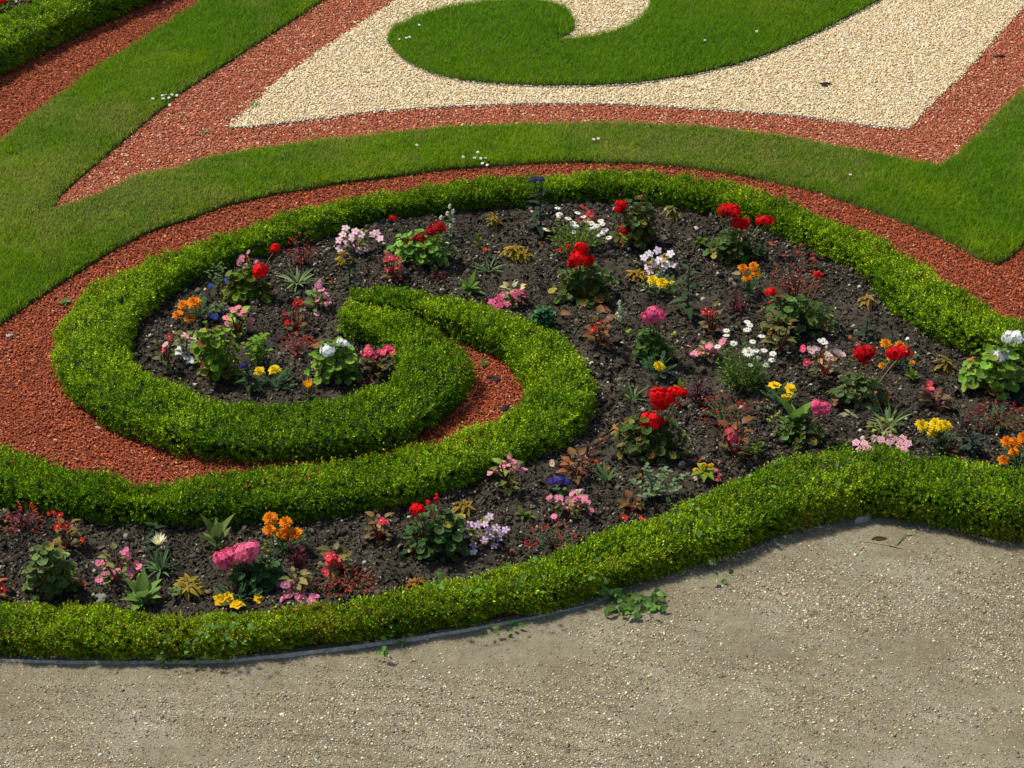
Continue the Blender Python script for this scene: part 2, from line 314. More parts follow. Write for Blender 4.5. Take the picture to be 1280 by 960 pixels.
# ------------------------------------------------------------------ lawns
def lawn(name, poly, holes=()):
    top, bot = .022, -.01; n = len(poly)
    V = np.vstack([np.c_[poly[:, :2], np.full(n, bot)], np.c_[poly[:, :2], np.full(n, top)]])
    F = [list(range(n, 2*n))]+[[i, (i+1) % n, n+(i+1) % n, n+i] for i in range(n)]
    o = obj(name, raw_mesh(name, V, F), M_TURF); o['kind'] = 'structure'
    return o
lawn('lawn', lawn_poly); lawn('curled_lawn', swirl_poly)
def grass(name, poly, label, density=34000, lush=0.):
    P = jit(random_in(poly, density), .009); n = len(P)
    x, y = P[:, 0], P[:, 1]
    f = fbm(x*2.2+11, y*2.2, 4, 31); g = fbm(x*7, y*7, 3, 41); dry = np.clip((fbm(x*1.4+5, y*1.4, 4, 55)+.38*g-.69-lush*.12)*5, 0, 1)*(.4+.6*noise(x*9, y*9, 77))
    tuft = fbm(x*13, y*13, 3, 47); hgt = (.013+.022*f+.010*g+.024*(tuft-.3))*rng.uniform(.6, 1.35, n)*(1-.35*dry); hgt = np.clip(hgt, .008, .06)
    lean = np.stack([rng.normal(0, .38, n)+.35*(f-.5), rng.normal(0, .38, n)+.6*(g-.5), np.ones(n)], 1)
    lean /= np.linalg.norm(lean, axis=1, keepdims=True)
    a = rng.uniform(0, np.pi, n); sd = np.stack([np.cos(a), np.sin(a), np.zeros(n)], 1)
    wd = rng.uniform(.0016, .0030, n)[:, None]
    P[:, 2] = .020
    bend = np.stack([rng.normal(0, .30, n), rng.normal(0, .30, n), np.full(n, -.12)], 1)*hgt[:, None]
    mid = P+lean*hgt[:, None]*.55; tip = P+lean*hgt[:, None]+bend
    V = np.stack([P-sd*wd*.5, P+sd*wd*.5, mid-sd*wd*.42, mid+sd*wd*.42, tip], 1).reshape(-1, 3)
    F = np.array([[0, 1, 3], [0, 3, 2], [2, 3, 4]])[None]+(np.arange(n)*5)[:, None, None]
    base = np.array([.195, .365, .011]); lush_c = np.array([.130, .30, .012]); dryc = np.array([.42, .40, .09]); yel = np.array([.280, .435, .010])
    c = base[None]*(1-f[:, None])+lush_c[None]*f[:, None]
    yy = np.clip((fbm(x*2.6, y*2.6+9, 4, 71)-.44)*4+(tuft-.5)*.8, 0, 1)[:, None]*(.8-.5*lush)
    c = c*(1-yy)+yel*yy
    dd = (dry*(rng.random(n) < .7))[:, None]; c = c*(1-dd)+dryc*dd
    rd = rng.random(n)[:, None] < .05; c = np.where(rd, dryc*.8, c)
    o = obj(name, raw_mesh(name, V, F.reshape(-1, 3), np.repeat(c, 5, 0)), M_GRASS)
    tag(o, label, 'grass', kind='stuff')
grass('grass', lawn_poly, 'short mown grass of the long curving lawn strip with drier yellow patches')
grass('grass', swirl_poly, 'lush dark grass of the curled lawn in the cream gravel', lush=1.)

# ------------------------------------------------------------------ soil of the beds
def soil_z(x, y):
    return .004+.022*fbm(x*2.5, y*2.5, 3, 81)+.056*(fbm(x*11, y*11, 4, 91)-.40)+.026*(fbm(x*38, y*38, 2, 99)-.5)
grid_sheet('flower_bed_soil', soil_poly, .011, soil_z, M_SOIL)
grid_sheet('corner_bed_soil', corner_poly, .02, soil_z, M_SOIL)
cl = random_in(soil_poly, 24000); n = len(cl); keep = rng.random(n) < np.clip(fbm(cl[:, 0]*5, cl[:, 1]*5, 3, 7)*1.8-.25, .2, 1); cl = cl[keep]; n = len(cl)
cc_ = random_in(corner_poly, 9000); cl = np.vstack([cl, cc_]); n = len(cl); cl[:, 2] = soil_z(cl[:, 0], cl[:, 1])+.002
s = rng.lognormal(-5.85, .60, n)[:, None]*np.stack([rng.uniform(.8, 1.4, n), rng.uniform(.7, 1.2, n), rng.uniform(.6, 1., n)], 1)
V, F = scatter(CHIP, CHF, cl, frames(rng.normal(size=(n, 3))+np.array([0, 0, .5])), np.clip(s, .001, .016))
tag(obj('soil_crumbs', raw_mesh('soil_crumbs', V, F), M_CLOD), 'dark crumbly soil clods and grit between the bedding plants', 'soil', kind='stuff')

# ------------------------------------------------------------------ edging strips
def strip(name, P, z0, z1, th, mat, label, cat):
    P = np.asarray(P)[:, :2]; t = np.gradient(P, axis=0); t /= np.linalg.norm(t, axis=1, keepdims=True); nn = np.stack([-t[:, 1], t[:, 0]], 1)
    k = len(P); zz = .003*(fbm(P[:, 0]*3, P[:, 1]*3, 2, 5)-.5)
    V = np.concatenate([np.c_[P-nn*th, np.full(k, z0)], np.c_[P-nn*th, z1+zz], np.c_[P+nn*th, z1+zz], np.c_[P+nn*th, np.full(k, z0)]])
    F = []
    for r in range(3): F += [[r*k+i, r*k+i+1, (r+1)*k+i+1, (r+1)*k+i] for i in range(k-1)]
    o = obj(name, raw_mesh(name, V, F), mat); return tag(o, label, cat)
strip('edging_strip', EF, -.06, .004, .0035, M_METAL, 'blue grey metal edging strip along the foot of the front hedge beside the path', 'edging')
strip('edging_strip', spline(GP([(285, 163), (360, 156), (450, 144), (540, 137), (630, 133), (720, 132), (800, 134), (900, 140), (1000, 148), (1080, 159), (1132, 164)]), .04), -.02, .0145, .003, M_DARKEDGE, 'thin dark edging band between the cream gravel and the faded red chippings', 'edging')
strip('edging_strip', spline(GP([(488, 50), (492, 65), (520, 88), (570, 104), (650, 111), (720, 112), (800, 108), (880, 95), (950, 76), (1010, 51), (1060, 26), (1120, -6)]), .04), -.02, .017, .003, M_DARKEDGE, 'dark edging band curving along the rim of the curled lawn', 'edging')
# ------------------------------------------------------------------ clipped box hedges
LT = np.array([[0, 0, 0], [.5, .42, .10], [0, 1.0, -.06], [-.5, .42, .10], [0, .45, -.04]])
LF = np.array([[0, 1, 4], [1, 2, 4], [2, 3, 4], [3, 0, 4]])
def hedge(name, C, h, label, seed, cap=(False, False), yellow=0., dens=9800, hs=None):
    S = spline(C, .02); xy = S[:, :2]; wv = S[:, 2].copy(); k = len(S)
    t = np.gradient(xy, axis=0); t /= np.linalg.norm(t, axis=1, keepdims=True); nn = np.stack([-t[:, 1], t[:, 0]], 1)
    arc = np.concatenate([[0], np.cumsum(np.linalg.norm(np.diff(xy, axis=0), axis=1))]); L = arc[-1]
    hv = np.full(k, h) if hs is None else np.interp(np.linspace(0, 1, k), np.linspace(0, 1, len(hs)), hs)
    r = .11
    if C.shape[1] > 3: hv = S[:, 3].copy()
    if cap[0]: wv *= np.sqrt(np.clip(1-np.clip((r-arc)/r, 0, 1)**2, .06, 1))
    if cap[1]: wv *= np.sqrt(np.clip(1-np.clip((arc-(L-r))/r, 0, 1)**2, .06, 1))
    # unit cross-section: rounded box, bottom left -> bottom right
    th = np.linspace(np.pi, 0, 41); e = .33
    cx = np.sign(np.cos(th))*np.abs(np.cos(th))**e; cz = np.abs(np.sin(th))**e
    cx = np.concatenate([[-.74, -.86], cx, [.86, .74]]); cz = np.concatenate([[-.02, .08], .22+.78*cz, [.08, -.02]])
    cl = np.concatenate([[0], np.cumsum(np.hypot(np.diff(cx)*.12, np.diff(cz)*h))]); per = cl[-1]
    nz2 = np.gradient(np.stack([cx*.12, cz*h], 1), axis=0); n2 = np.stack([-nz2[:, 1], nz2[:, 0]], 1); n2 /= np.linalg.norm(n2, axis=1, keepdims=True)+1e-9
    lump = lambda X, Y, Z: .034*(fbm(X*6+Z*5, Y*6-Z*3, 2, seed)-.5)+.030*(noise(X*19+Z*14, Y*19+Z*11, seed+3)-.5)
    root = empty(name, (xy[k//2][0], xy[k//2][1], 0)); tag(root, label, 'hedge', 'clipped box hedges of the parterre')
    org = np.array(root.location)
    # woody core
    ci = np.arange(0, k, 2); core = []
    for i in ci: core.append(np.stack([xy[i, 0]+nn[i, 0]*cx*(max(wv[i]*.5-.038, .006)), xy[i, 1]+nn[i, 1]*cx*(max(wv[i]*.5-.038, .006)), cz*(hv[i]-.042)], 1))
    core = np.array(core); m = len(cx); V = core.reshape(-1, 3); 
    I = np.arange(len(ci)*m).reshape(len(ci), m); F = np.stack([I[:-1, :-1], I[:-1, 1:], I[1:, 1:], I[1:, :-1]], -1).reshape(-1, 4)
    V = V+np.c_[np.zeros((len(V), 2)), .02*(noise(V[:, 0]*40, V[:, 1]*40, seed)-.5)]
    cc = np.tile(np.array([.020, .036, .006]), (len(V), 1))
    obj('twigs', raw_mesh('twigs', V-org, F, cc), M_STEM, root)
    # shoots
    ns = int(L*per*dens)
    s = rng.uniform(0, L, ns); q = rng.uniform(0, per, ns)
    fi = np.interp(s, arc, np.arange(k)); i0 = np.clip(fi.astype(int), 0, k-1)
    X0, N0, W0, H0 = xy[i0], nn[i0], wv[i0], hv[i0]
    ux, uz = np.interp(q, cl, cx), np.interp(q, cl, cz); na, nb = np.interp(q, cl, n2[:, 0]), np.interp(q, cl, n2[:, 1])
    off = np.stack([X0[:, 0]+(arc_d := (s-arc[i0]))*t[i0, 0], X0[:, 1]+arc_d*t[i0, 1]], 1)
    lat = ux*W0*.5
    Pz = uz*H0; P = np.c_[off+N0*lat[:, None], Pz]
    nrm = np.c_[N0*na[:, None], nb]
    P = P+nrm*(lump(P[:, 0], P[:, 1], P[:, 2])-.020+rng.uniform(-.009, .006, ns))[:, None]
    P[:, 2] = np.maximum(P[:, 2], .004)
    stray = rng.random(ns) < .03
    ax = nrm*.95+np.array([0, 0, .42])+rng.normal(0, .33, (ns, 3)); ax /= np.linalg.norm(ax, axis=1, keepdims=True)
    sl = rng.uniform(.016, .030, ns); sl[stray] *= 1.8; sl *= 1+.35*np.clip(nb, 0, 1)
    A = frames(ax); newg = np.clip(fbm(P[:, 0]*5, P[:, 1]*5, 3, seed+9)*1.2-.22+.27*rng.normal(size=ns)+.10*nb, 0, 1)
    Vs, Fs, Cs = [], [], []; cnt = 0
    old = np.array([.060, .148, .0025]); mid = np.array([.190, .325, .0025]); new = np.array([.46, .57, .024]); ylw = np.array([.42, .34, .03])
    for j, (tt, ang, spread, sz) in enumerate([(.25, 0, 1.0, 1.), (.25, np.pi, 1.0, 1.), (.6, np.pi/2, .8, .95), (.6, -np.pi/2, .8, .95), (.95, .4, .45, .8), (.95, .4+np.pi, .45, .8)]):
        a = ang+rng.normal(0, .35, ns)
        sd = A[:, :, 0]*np.cos(a)[:, None]+A[:, :, 1]*np.sin(a)[:, None]
        d = sd*spread+A[:, :, 2]*(.75)+rng.normal(0, .15, (ns, 3)); d /= np.linalg.norm(d, axis=1, keepdims=True)
        up = A[:, :, 2]-sd*.6; x = np.cross(d, up); x /= np.linalg.norm(x, axis=1, keepdims=True)+1e-9; z = np.cross(x, d)
        rot = np.stack([x, d, z], 2); ln = rng.uniform(.0095, .0155, ns)*sz
        v, f = scatter(LT, LF, P+A[:, :, 2]*(sl*tt)[:, None], rot, np.stack([ln*.50, ln, ln], 1))
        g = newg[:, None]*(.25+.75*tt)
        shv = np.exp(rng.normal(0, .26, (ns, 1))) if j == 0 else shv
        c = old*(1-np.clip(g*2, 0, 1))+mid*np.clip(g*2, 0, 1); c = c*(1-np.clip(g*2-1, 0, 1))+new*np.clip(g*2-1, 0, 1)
        c = c*shv
        if yellow:
            yy = (rng.random(ns) < yellow*np.clip(1.5*fbm(P[:, 0]*4, P[:, 1]*4, 3, 3)-.25, 0, 1)*np.where(P[:, 2] < .09, 1.6, .5))[:, None]
            c = np.where(yy, ylw*rng.uniform(.5, 1, (ns, 1)), c)
        Vs.append(v); Fs.append(f+cnt); cnt += len(v); Cs.append(np.repeat(c, 5, 0))
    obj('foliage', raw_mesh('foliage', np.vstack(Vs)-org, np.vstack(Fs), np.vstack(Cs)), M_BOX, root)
    return root
hedge('box_hedge', HC['ring'], .12, 'clipped box hedge sweeping over the top of the bed and curling into the left spiral', 101, (False, True), 0., hs=[.13, .13, .122, .11, .10, .095, .095, .10, .12, .12, .125, .12])
hedge('box_hedge', HC['arm'], .12, 'clipped box hedge arm wrapping the red mulch and running off beneath the spiral', 131, (True, False))
nfr = np.gradient(EF, axis=0); nfr /= np.linalg.norm(nfr, axis=1, keepdims=True); nfr = np.stack([-nfr[:, 1], nfr[:, 0]], 1)
uf, _v = proj(np.c_[EF, np.zeros(len(EF))])
wf = np.interp(uf, [0, 75, 187, 337, 475, 625, 756, 860, 987, 1062, 1120, 1200, 1300], [.20, .20, .14, .135, .135, .17, .205, .235, .275, .27, .25, .28, .27])
hf = np.interp(uf, np.linspace(-140, 1420, 11), [.095, .095, .09, .088, .09, .10, .115, .135, .165, .175, .175])
FC = np.c_[EF+nfr*(wf*.5+.012)[:, None], wf, hf][::4]
hedge('box_hedge', FC, .17, 'low box hedge with yellowing leaves edging the sandy path', 161, yellow=.3)
hedge('box_hedge', HC['corner'], .16, 'box hedge crossing the top left corner behind a red mulch strip', 191)
# ------------------------------------------------------------------ building blocks for plants
class MB:
    def __init__(s): s.V = []; s.F = []; s.C = []; s.n = 0
    def add(s, V, F, C):
        V = np.asarray(V, float); s.V.append(V); s.F.append(np.asarray(F)+s.n); s.n += len(V)
        C = np.asarray(C, float); s.C.append(np.broadcast_to(C, (len(V), 3)) if C.ndim == 1 else C)
    def build(s, name, mat, parent, org, smooth=True):
        if not s.n: return None
        return obj(name, raw_mesh(name, np.vstack(s.V)-org, np.vstack(s.F), np.vstack(s.C), smooth), mat, parent)
    def leaf(s, p, d, n, L, W, prof='ovate', rows=5, fold=.25, droop=.3, c0=(.1, .2, .05), c1=None, ct=None):
        d = np.asarray(d, float); d = d/(np.linalg.norm(d)+1e-9); n = np.asarray(n, float)
        sd = np.cross(d, n); sd /= np.linalg.norm(sd)+1e-9; nn = np.cross(sd, d)
        t = np.linspace(0, 1, rows); w = np.maximum(PROF[prof](t), .03)*W*.5
        mid = np.asarray(p)+d*(L*t)[:, None]-nn*(droop*L*t*t)[:, None]
        V = np.stack([mid-sd*w[:, None]+nn*(fold*w)[:, None], mid, mid+sd*w[:, None]+nn*(fold*w)[:, None]], 1).reshape(-1, 3)
        c0 = np.asarray(c0, float); c1 = c0 if c1 is None else np.asarray(c1, float)
        C = np.stack([np.tile(c1, (rows, 1)), np.tile(c0, (rows, 1)), np.tile(c1, (rows, 1))], 1)
        if ct is not None: C[-1] = ct; C[-2] = .5*C[-2]+.5*np.asarray(ct)
        s.add(V, LEAFF[rows], C.reshape(-1, 3))
    def disc(s, p, n, d, r, cc, cm, ce, lobes=7, cup=.25, notch=True):
        n = np.asarray(n, float); n = n/np.linalg.norm(n); x = np.cross(d, n); x /= np.linalg.norm(x)+1e-9; y = np.cross(n, x)
        k = 21; a = np.linspace(0, 2*np.pi, k, endpoint=False)
        rr = 1+.09*np.cos(lobes*a)+.05*rng.normal(size=k)
        if notch: rr *= 1-.55*np.exp(-((a-1.5*np.pi)/.28)**2)
        wav = cup*r*(.5+.5*np.cos(lobes*a))*.5
        rim = p+x*(np.cos(a)*rr*r)[:, None]+y*(np.sin(a)*rr*r)[:, None]+n*(cup*r*.6+wav)[:, None]
        mid = p+x*(np.cos(a)*r*.58)[:, None]+y*(np.sin(a)*r*.58)[:, None]+n*(cup*r*.15)
        V = np.vstack([np.asarray(p)[None], mid, rim]); i = np.arange(k); j = (i+1) % k
        F = np.vstack([np.c_[np.zeros(k, int), 1+i, 1+j], np.c_[1+i, 1+k+i, 1+k+j], np.c_[1+i, 1+k+j, 1+j]])
        s.add(V, F, np.vstack([[cc], np.tile(cm, (k, 1)), np.tile(ce, (k, 1))]))
    def tube(s, p, q, r0, r1, c, bend=None, seg=3, c1=None):
        p = np.asarray(p, float); q = np.asarray(q, float); t = np.linspace(0, 1, seg+1)[:, None]
        b = np.zeros(3) if bend is None else np.asarray(bend)
        M = p+(q-p)*t+b*(4*t*(1-t)); d = (q-p)/(np.linalg.norm(q-p)+1e-9)
        x = np.cross(d, [.31, .2, .93] if abs(d[2]) < .9 else [1, 0, 0]); x /= np.linalg.norm(x); y = np.cross(d, x)
        a = np.arange(5)*2*np.pi/5; ring = x*np.cos(a)[:, None]+y*np.sin(a)[:, None]
        rad = r0+(r1-r0)*t
        V = (M[:, None]+ring[None]*rad[:, None]).reshape(-1, 3); F = []
        for i in range(seg):
            for k in range(5):
                A, B = i*5+k, i*5+(k+1) % 5; F += [[A, B, B+5], [A, B+5, A+5]]
        C = np.asarray(c) if c1 is None else np.repeat(np.asarray(c)*(1-t)+np.asarray(c1)*t, 5, 0)
        s.add(V, F, C)
    def blob(s, p, r, c, sq=(1, 1, 1), var=.15):
        V = ICO*(1+var*rng.normal(size=(len(ICO), 1))*.5)*np.asarray(sq)*r+np.asarray(p); s.add(V, ICF, c)
PROF = dict(ovate=lambda t: np.sin(np.pi*t**.72)**.85, round=lambda t: np.sqrt(np.clip(1-(2*t-1)**2, 0, 1)),
            strap=lambda t: np.minimum(1, .45+2.2*t)*(1-t**4), petal=lambda t: np.sqrt(np.clip(t, 0, 1))*np.sqrt(np.clip(1-t**5, 0, 1))+.12*(1-t),
            lance=lambda t: np.sin(np.pi*t**.85))
LEAFF = {}
for rws in (3, 4, 5, 6, 7):
    f = []
    for i in range(rws-1):
        for k in range(2):
            a = i*3+k; f += [[a, a+1, a+4], [a, a+4, a+3]]
    LEAFF[rws] = np.array(f)
def ico():
    g = (1+5**.5)/2
    V = np.array([[-1, g, 0], [1, g, 0], [-1, -g, 0], [1, -g, 0], [0, -1, g], [0, 1, g], [0, -1, -g], [0, 1, -g], [g, 0, -1], [g, 0, 1], [-g, 0, -1], [-g, 0, 1]])/math.hypot(1, g)
    F = [[0, 11, 5], [0, 5, 1], [0, 1, 7], [0, 7, 10], [0, 10, 11], [1, 5, 9], [5, 11, 4], [11, 10, 2], [10, 7, 6], [7, 1, 8], [3, 9, 4], [3, 4, 2], [3, 2, 6], [3, 6, 8], [3, 8, 9], [4, 9, 5], [2, 4, 11], [6, 2, 10], [8, 6, 7], [9, 8, 1]]
    return V, np.array(F)
ICO, ICF = ico()
A3 = lambda *a: np.array(a, float)
def unit(v): v = np.asarray(v, float); return v/(np.linalg.norm(v)+1e-9)
def vary(c, a=.18): return np.clip(np.asarray(c)*(1+rng.normal(0, a))*(1+rng.normal(0, a*.35, 3)), .002, .95)
UP = A3(0, 0, 1); TOCAM = unit(CL)
GREEN, BRIGHT, DARK, GREY, LIME = A3(.11, .18, .014), A3(.16, .29, .018), A3(.028, .055, .012), A3(.12, .18, .055), A3(.25, .34, .025)
OLIVE, BRONZE, MAROON, TAN, BROWNL = A3(.15, .17, .035), A3(.13, .045, .025), A3(.085, .012, .02), A3(.36, .30, .13), A3(.30, .13, .04)
REDC, PINK, DPINK, ROSE, ORANGE, YEL, WHITE, PURP, BLUE, DKRED = A3(.72, .006, .008), A3(.82, .14, .30), A3(.76, .045, .15), A3(.84, .25, .40), A3(.88, .24, .006), A3(.90, .62, .012), A3(.93, .93, .88), A3(.055, .03, .17), A3(.09, .16, .62), A3(.40, .006, .012)

# ---- flower heads, each built round its own centre
def umbel(mb, c, R_, colr, up=UP, nf=24):
    up = unit(up+rng.normal(0, .25, 3)); Q = frames(up[None])[0]; sq = A3(rng.uniform(.85, 1.15), rng.uniform(.85, 1.1), rng.uniform(.65, .85))
    for i in range(nf):
        z = 1-1.12*(i+.5)/nf; a = i*2.39996; h = math.sqrt(max(0, 1-z*z))
        d = Q@A3(h*math.cos(a), h*math.sin(a), z); d = unit(d+rng.normal(0, .22, 3)); p = c+d*R_*rng.uniform(.6, 1.18)*sq
        f = vary(colr, .05 if colr[1] > .7 else .17); X = frames(d[None])[0]; a0 = rng.uniform(0, 6)
        for k in range(5):
            b = a0+k*1.2566; e = X@A3(math.cos(b), math.sin(b), .25)
            mb.leaf(p, e, d, R_*.46, R_*.44, 'petal', 4, .12, .25, f*.9, f, np.minimum(f*1.12, .92))
def pompom(mb, c, R_, colr, up=UP, edge=None):
    up = unit(up+rng.normal(0, .22, 3)); Q = frames(up[None])[0]; edge = colr if edge is None else edge
    for el, n, l in ((.02, 11, 1.), (.38, 11, .92), (.75, 9, .78), (1.1, 7, .6), (1.4, 4, .45)):
        a0 = rng.uniform(0, 6)
        for k in range(n):
            a = a0+k*2*math.pi/n+rng.normal(0, .1); e = Q@A3(math.cos(a)*math.cos(el), math.sin(a)*math.cos(el), math.sin(el))
            nn = Q@A3(-math.cos(a)*math.sin(el), -math.sin(a)*math.sin(el), math.cos(el)); f = vary(colr, .08)
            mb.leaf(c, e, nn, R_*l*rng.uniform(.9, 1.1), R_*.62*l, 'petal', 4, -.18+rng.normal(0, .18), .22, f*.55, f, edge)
    mb.blob(c-up*R_*.12, R_*.3, colr*.3)
def single(mb, c, R_, c0, c1, n=5, up=UP, width=.85, core=YEL, droop=.15, el=.12, corer=.16):
    up = unit(up+rng.normal(0, .18, 3)); Q = frames(up[None])[0]; a0 = rng.uniform(0, 6)
    for k in range(n):
        a = a0+k*2*math.pi/n+rng.normal(0, .06); e = Q@A3(math.cos(a)*math.cos(el), math.sin(a)*math.cos(el), math.sin(el))
        mb.leaf(c, e, up, R_*rng.uniform(.9, 1.08), R_*width, 'petal', 4, .1, droop, vary(c0, .05), vary(c1, .05))
    if corer: mb.blob(c+up*R_*.06, R_*corer, core, (1, 1, .7))
def begonia_flower(mb, c, R_, colr):
    up = unit(UP*.55+TOCAM*.6+rng.normal(0, .45, 3)); Q = frames(up[None])[0]; a0 = rng.uniform(0, 6); pale = np.minimum(colr*1.08+.05, .9)
    for k, (l, w_) in enumerate(((1, 1.25), (.75, .7), (1, 1.25), (.75, .7))):
        a = a0+k*math.pi/2; e = Q@A3(math.cos(a), math.sin(a), .25); mb.leaf(c, e, up, R_*l, R_*w_, 'round', 5, .2, .1, vary(pale, .05), vary(colr, .08))
    mb.blob(c+up*R_*.14, R_*.20, A3(.85, .62, .06))
def dome_cluster(mb, c, R_, colr, n=80, sq=.5):
    for i in range(n):
        z = 1-1.0*(i+.5)/n; a = i*2.39996; h = math.sqrt(1-z*z); d = A3(h*math.cos(a), h*math.sin(a), z*sq)
        p = c+d*R_*rng.uniform(.85, 1.08); f = vary(colr, .3); X = frames(unit(d+UP*.4)[None])[0]
        for k in range(4):
            b = k*1.57+i; mb.leaf(p, X@A3(math.cos(b), math.sin(b), .3), X[:, 2], R_*.20, R_*.17, 'round', 3, .1, .1, f, f)
def spray(mb, c, R_, up, c0, c1, n=13, spread=.6):            # gazania: upright rays
    up = unit(up); Q = frames(up[None])[0]
    for ring, sp in ((0, spread), (1, spread*.6)):
        for k in range(n):
            a = (k+.5*ring)*2*math.pi/n; e = Q@A3(math.cos(a)*sp, math.sin(a)*sp, 1); mb.leaf(c, e, Q@A3(-math.cos(a), -math.sin(a), sp), R_*rng.uniform(.85, 1.1), R_*.26, 'lance', 4, .2, -.1 if spread > .5 else .08, vary(c0, .06), vary(c1, .06))
    mb.blob(c, R_*.22, A3(.12, .18, .06), (1, 1, 1.2))

# ---- one bedding plant: an empty at its foot with its parts
GROUPS = dict(geranium='geraniums bedded in the soil', begonia='begonias bedded in the soil', marigold='marigolds bedded in the soil', coleus='coleus plants bedded in the soil',
              cuphea='cuphea plants bedded in the soil', gazania='gazanias bedded in the soil', heliotrope='heliotropes bedded in the soil', impatiens='impatiens bedded in the soil',
              bloodleaf='bloodleaf plants bedded in the soil', foliage='leafy plants bedded in the soil', daisy='daisy bushes bedded in the soil', snapdragon='snapdragons bedded in the soil', salvia='blue salvias bedded in the soil', celosia='celosias bedded in the soil')
class Plant:
    def __init__(s, kind, bbox, label, depth=.8):
        x0, y0, x1, y1 = bbox; g = G((x0+x1)/2, y1); k = ppm(g)
        s.rx = (x1-x0)/2/k*1.12; s.lean = rng.normal(0, .16, 2)*min(s.rx, .08); s.ry = min(max(s.rx*depth, .012), .13)
        sdp = (CL[2])/np.linalg.norm(CL-g); cdp = math.sqrt(1-sdp*sdp)
        yc = y1-s.ry*sdp*k*.85; c = G((x0+x1)/2, yc); c[2] = soil_z(c[:1], c[1:2])[0]-.004 if inpoly(c[None], soil_poly)[0] else 0
        s.c = c; s.k = ppm(c); s.H = max(.03, (yc-y0)/(cdp*s.k)-s.ry*.15)*1.05
        s.root = empty(kind+'_plant', c); s.kind = kind
        tag(s.root, label, kind if kind != 'foliage' else 'plant', GROUPS.get(kind)); s.org = np.array(s.root.location)
        s.fol, s.stem = MB(), MB()
    def at(s, px, py, dy=0.):
        p = PV(px, py, s.c[1]+dy)
        return p if p[2] > s.c[2]+.012 else G(px, py, s.c[2]+.018)
    def dome(s, n, lo=.55, flat=1.):
        a = rng.uniform(0, 2*np.pi, n); z = rng.uniform(0.02, 1, n)**.8; h = np.sqrt(1-z*z); f = rng.uniform(lo, 1, n)
        return np.c_[s.c[0]+s.rx*h*np.cos(a)*f+s.lean[0]*z, s.c[1]+s.ry*h*np.sin(a)*f+s.lean[1]*z, s.c[2]+.008+s.H*z*f*flat], np.c_[h*np.cos(a), h*np.sin(a), z]
    def done(s, mleaf=None, leafname='foliage'):
        s.fol.build(leafname, mleaf or M_LEAF, s.root, s.org); s.stem.build('stems', M_STEM, s.root, s.org)
    def part(s, mb, name, mat=None, parent=None): return mb.build(name, mat or M_PETAL, parent or s.root, s.org)
    def stalk(s, p, frm, r, c, parent, name='flower_stalk'):
        m = MB(); b = unit(p-frm); m.tube(frm, p, r*1.15, r*.9, c, bend=A3(rng.normal(0, .006), rng.normal(0, .006), .004), seg=4); m.build(name, M_STEM, parent, s.org)

def geranium(bbox, heads, label, lc=GREEN, dry=.05, zone=.55, leafr=.019, stalkc=A3(.20, .14, .05)):
    P = Plant('geranium', bbox, label); n = int(np.clip(5.2*(P.rx*P.H*2.2)/(leafr**2), 24, 170))
    pos, nr = P.dome(n, .5)
    for p, d in zip(pos, nr):
        r = leafr*rng.uniform(.45, 1.12); nn = unit(d*.8+UP*.8+rng.normal(0, .3, 3)); c = vary(np.asarray(lc)*1.08, .28)
        if rng.random() < dry*(3 if p[2] < P.c[2]+P.H*.35 else .5): c = vary(BROWNL if rng.random() < .5 else A3(.32, .27, .05), .2)
        P.fol.disc(p, nn, A3(d[0], d[1], .01), r, c*.9, c*zone, vary(c*1.12, .08), 7, rng.uniform(.15, .5))
        P.stem.tube(P.c+A3((p[0]-P.c[0])*.25, (p[1]-P.c[1])*.25, .01), p, .0022, .0014, vary(lc*.9+A3(.03, 0, 0), .1))
    for h in heads:
        px, py, sz, hc = h[:4]; R_ = .031*sz; p = P.at(px, py, -.02*rng.random()); m = MB()
        if sz < .45: 
            for q in range(4): m.blob(p+rng.normal(0, .006, 3), .006, vary(hc, .1))
        else: umbel(m, p, R_, hc, UP*1.1+TOCAM*.45, int(12+15*sz))
        f = P.part(m, 'flower_head')
        foot = A3(P.c[0]+.45*(p[0]-P.c[0]), P.c[1], P.c[2]+P.H*.55)
        if p[2] > foot[2]+.01: P.stalk(p-A3(0, 0, R_*.4), foot, .0024, stalkc, f)
    P.done(); return P
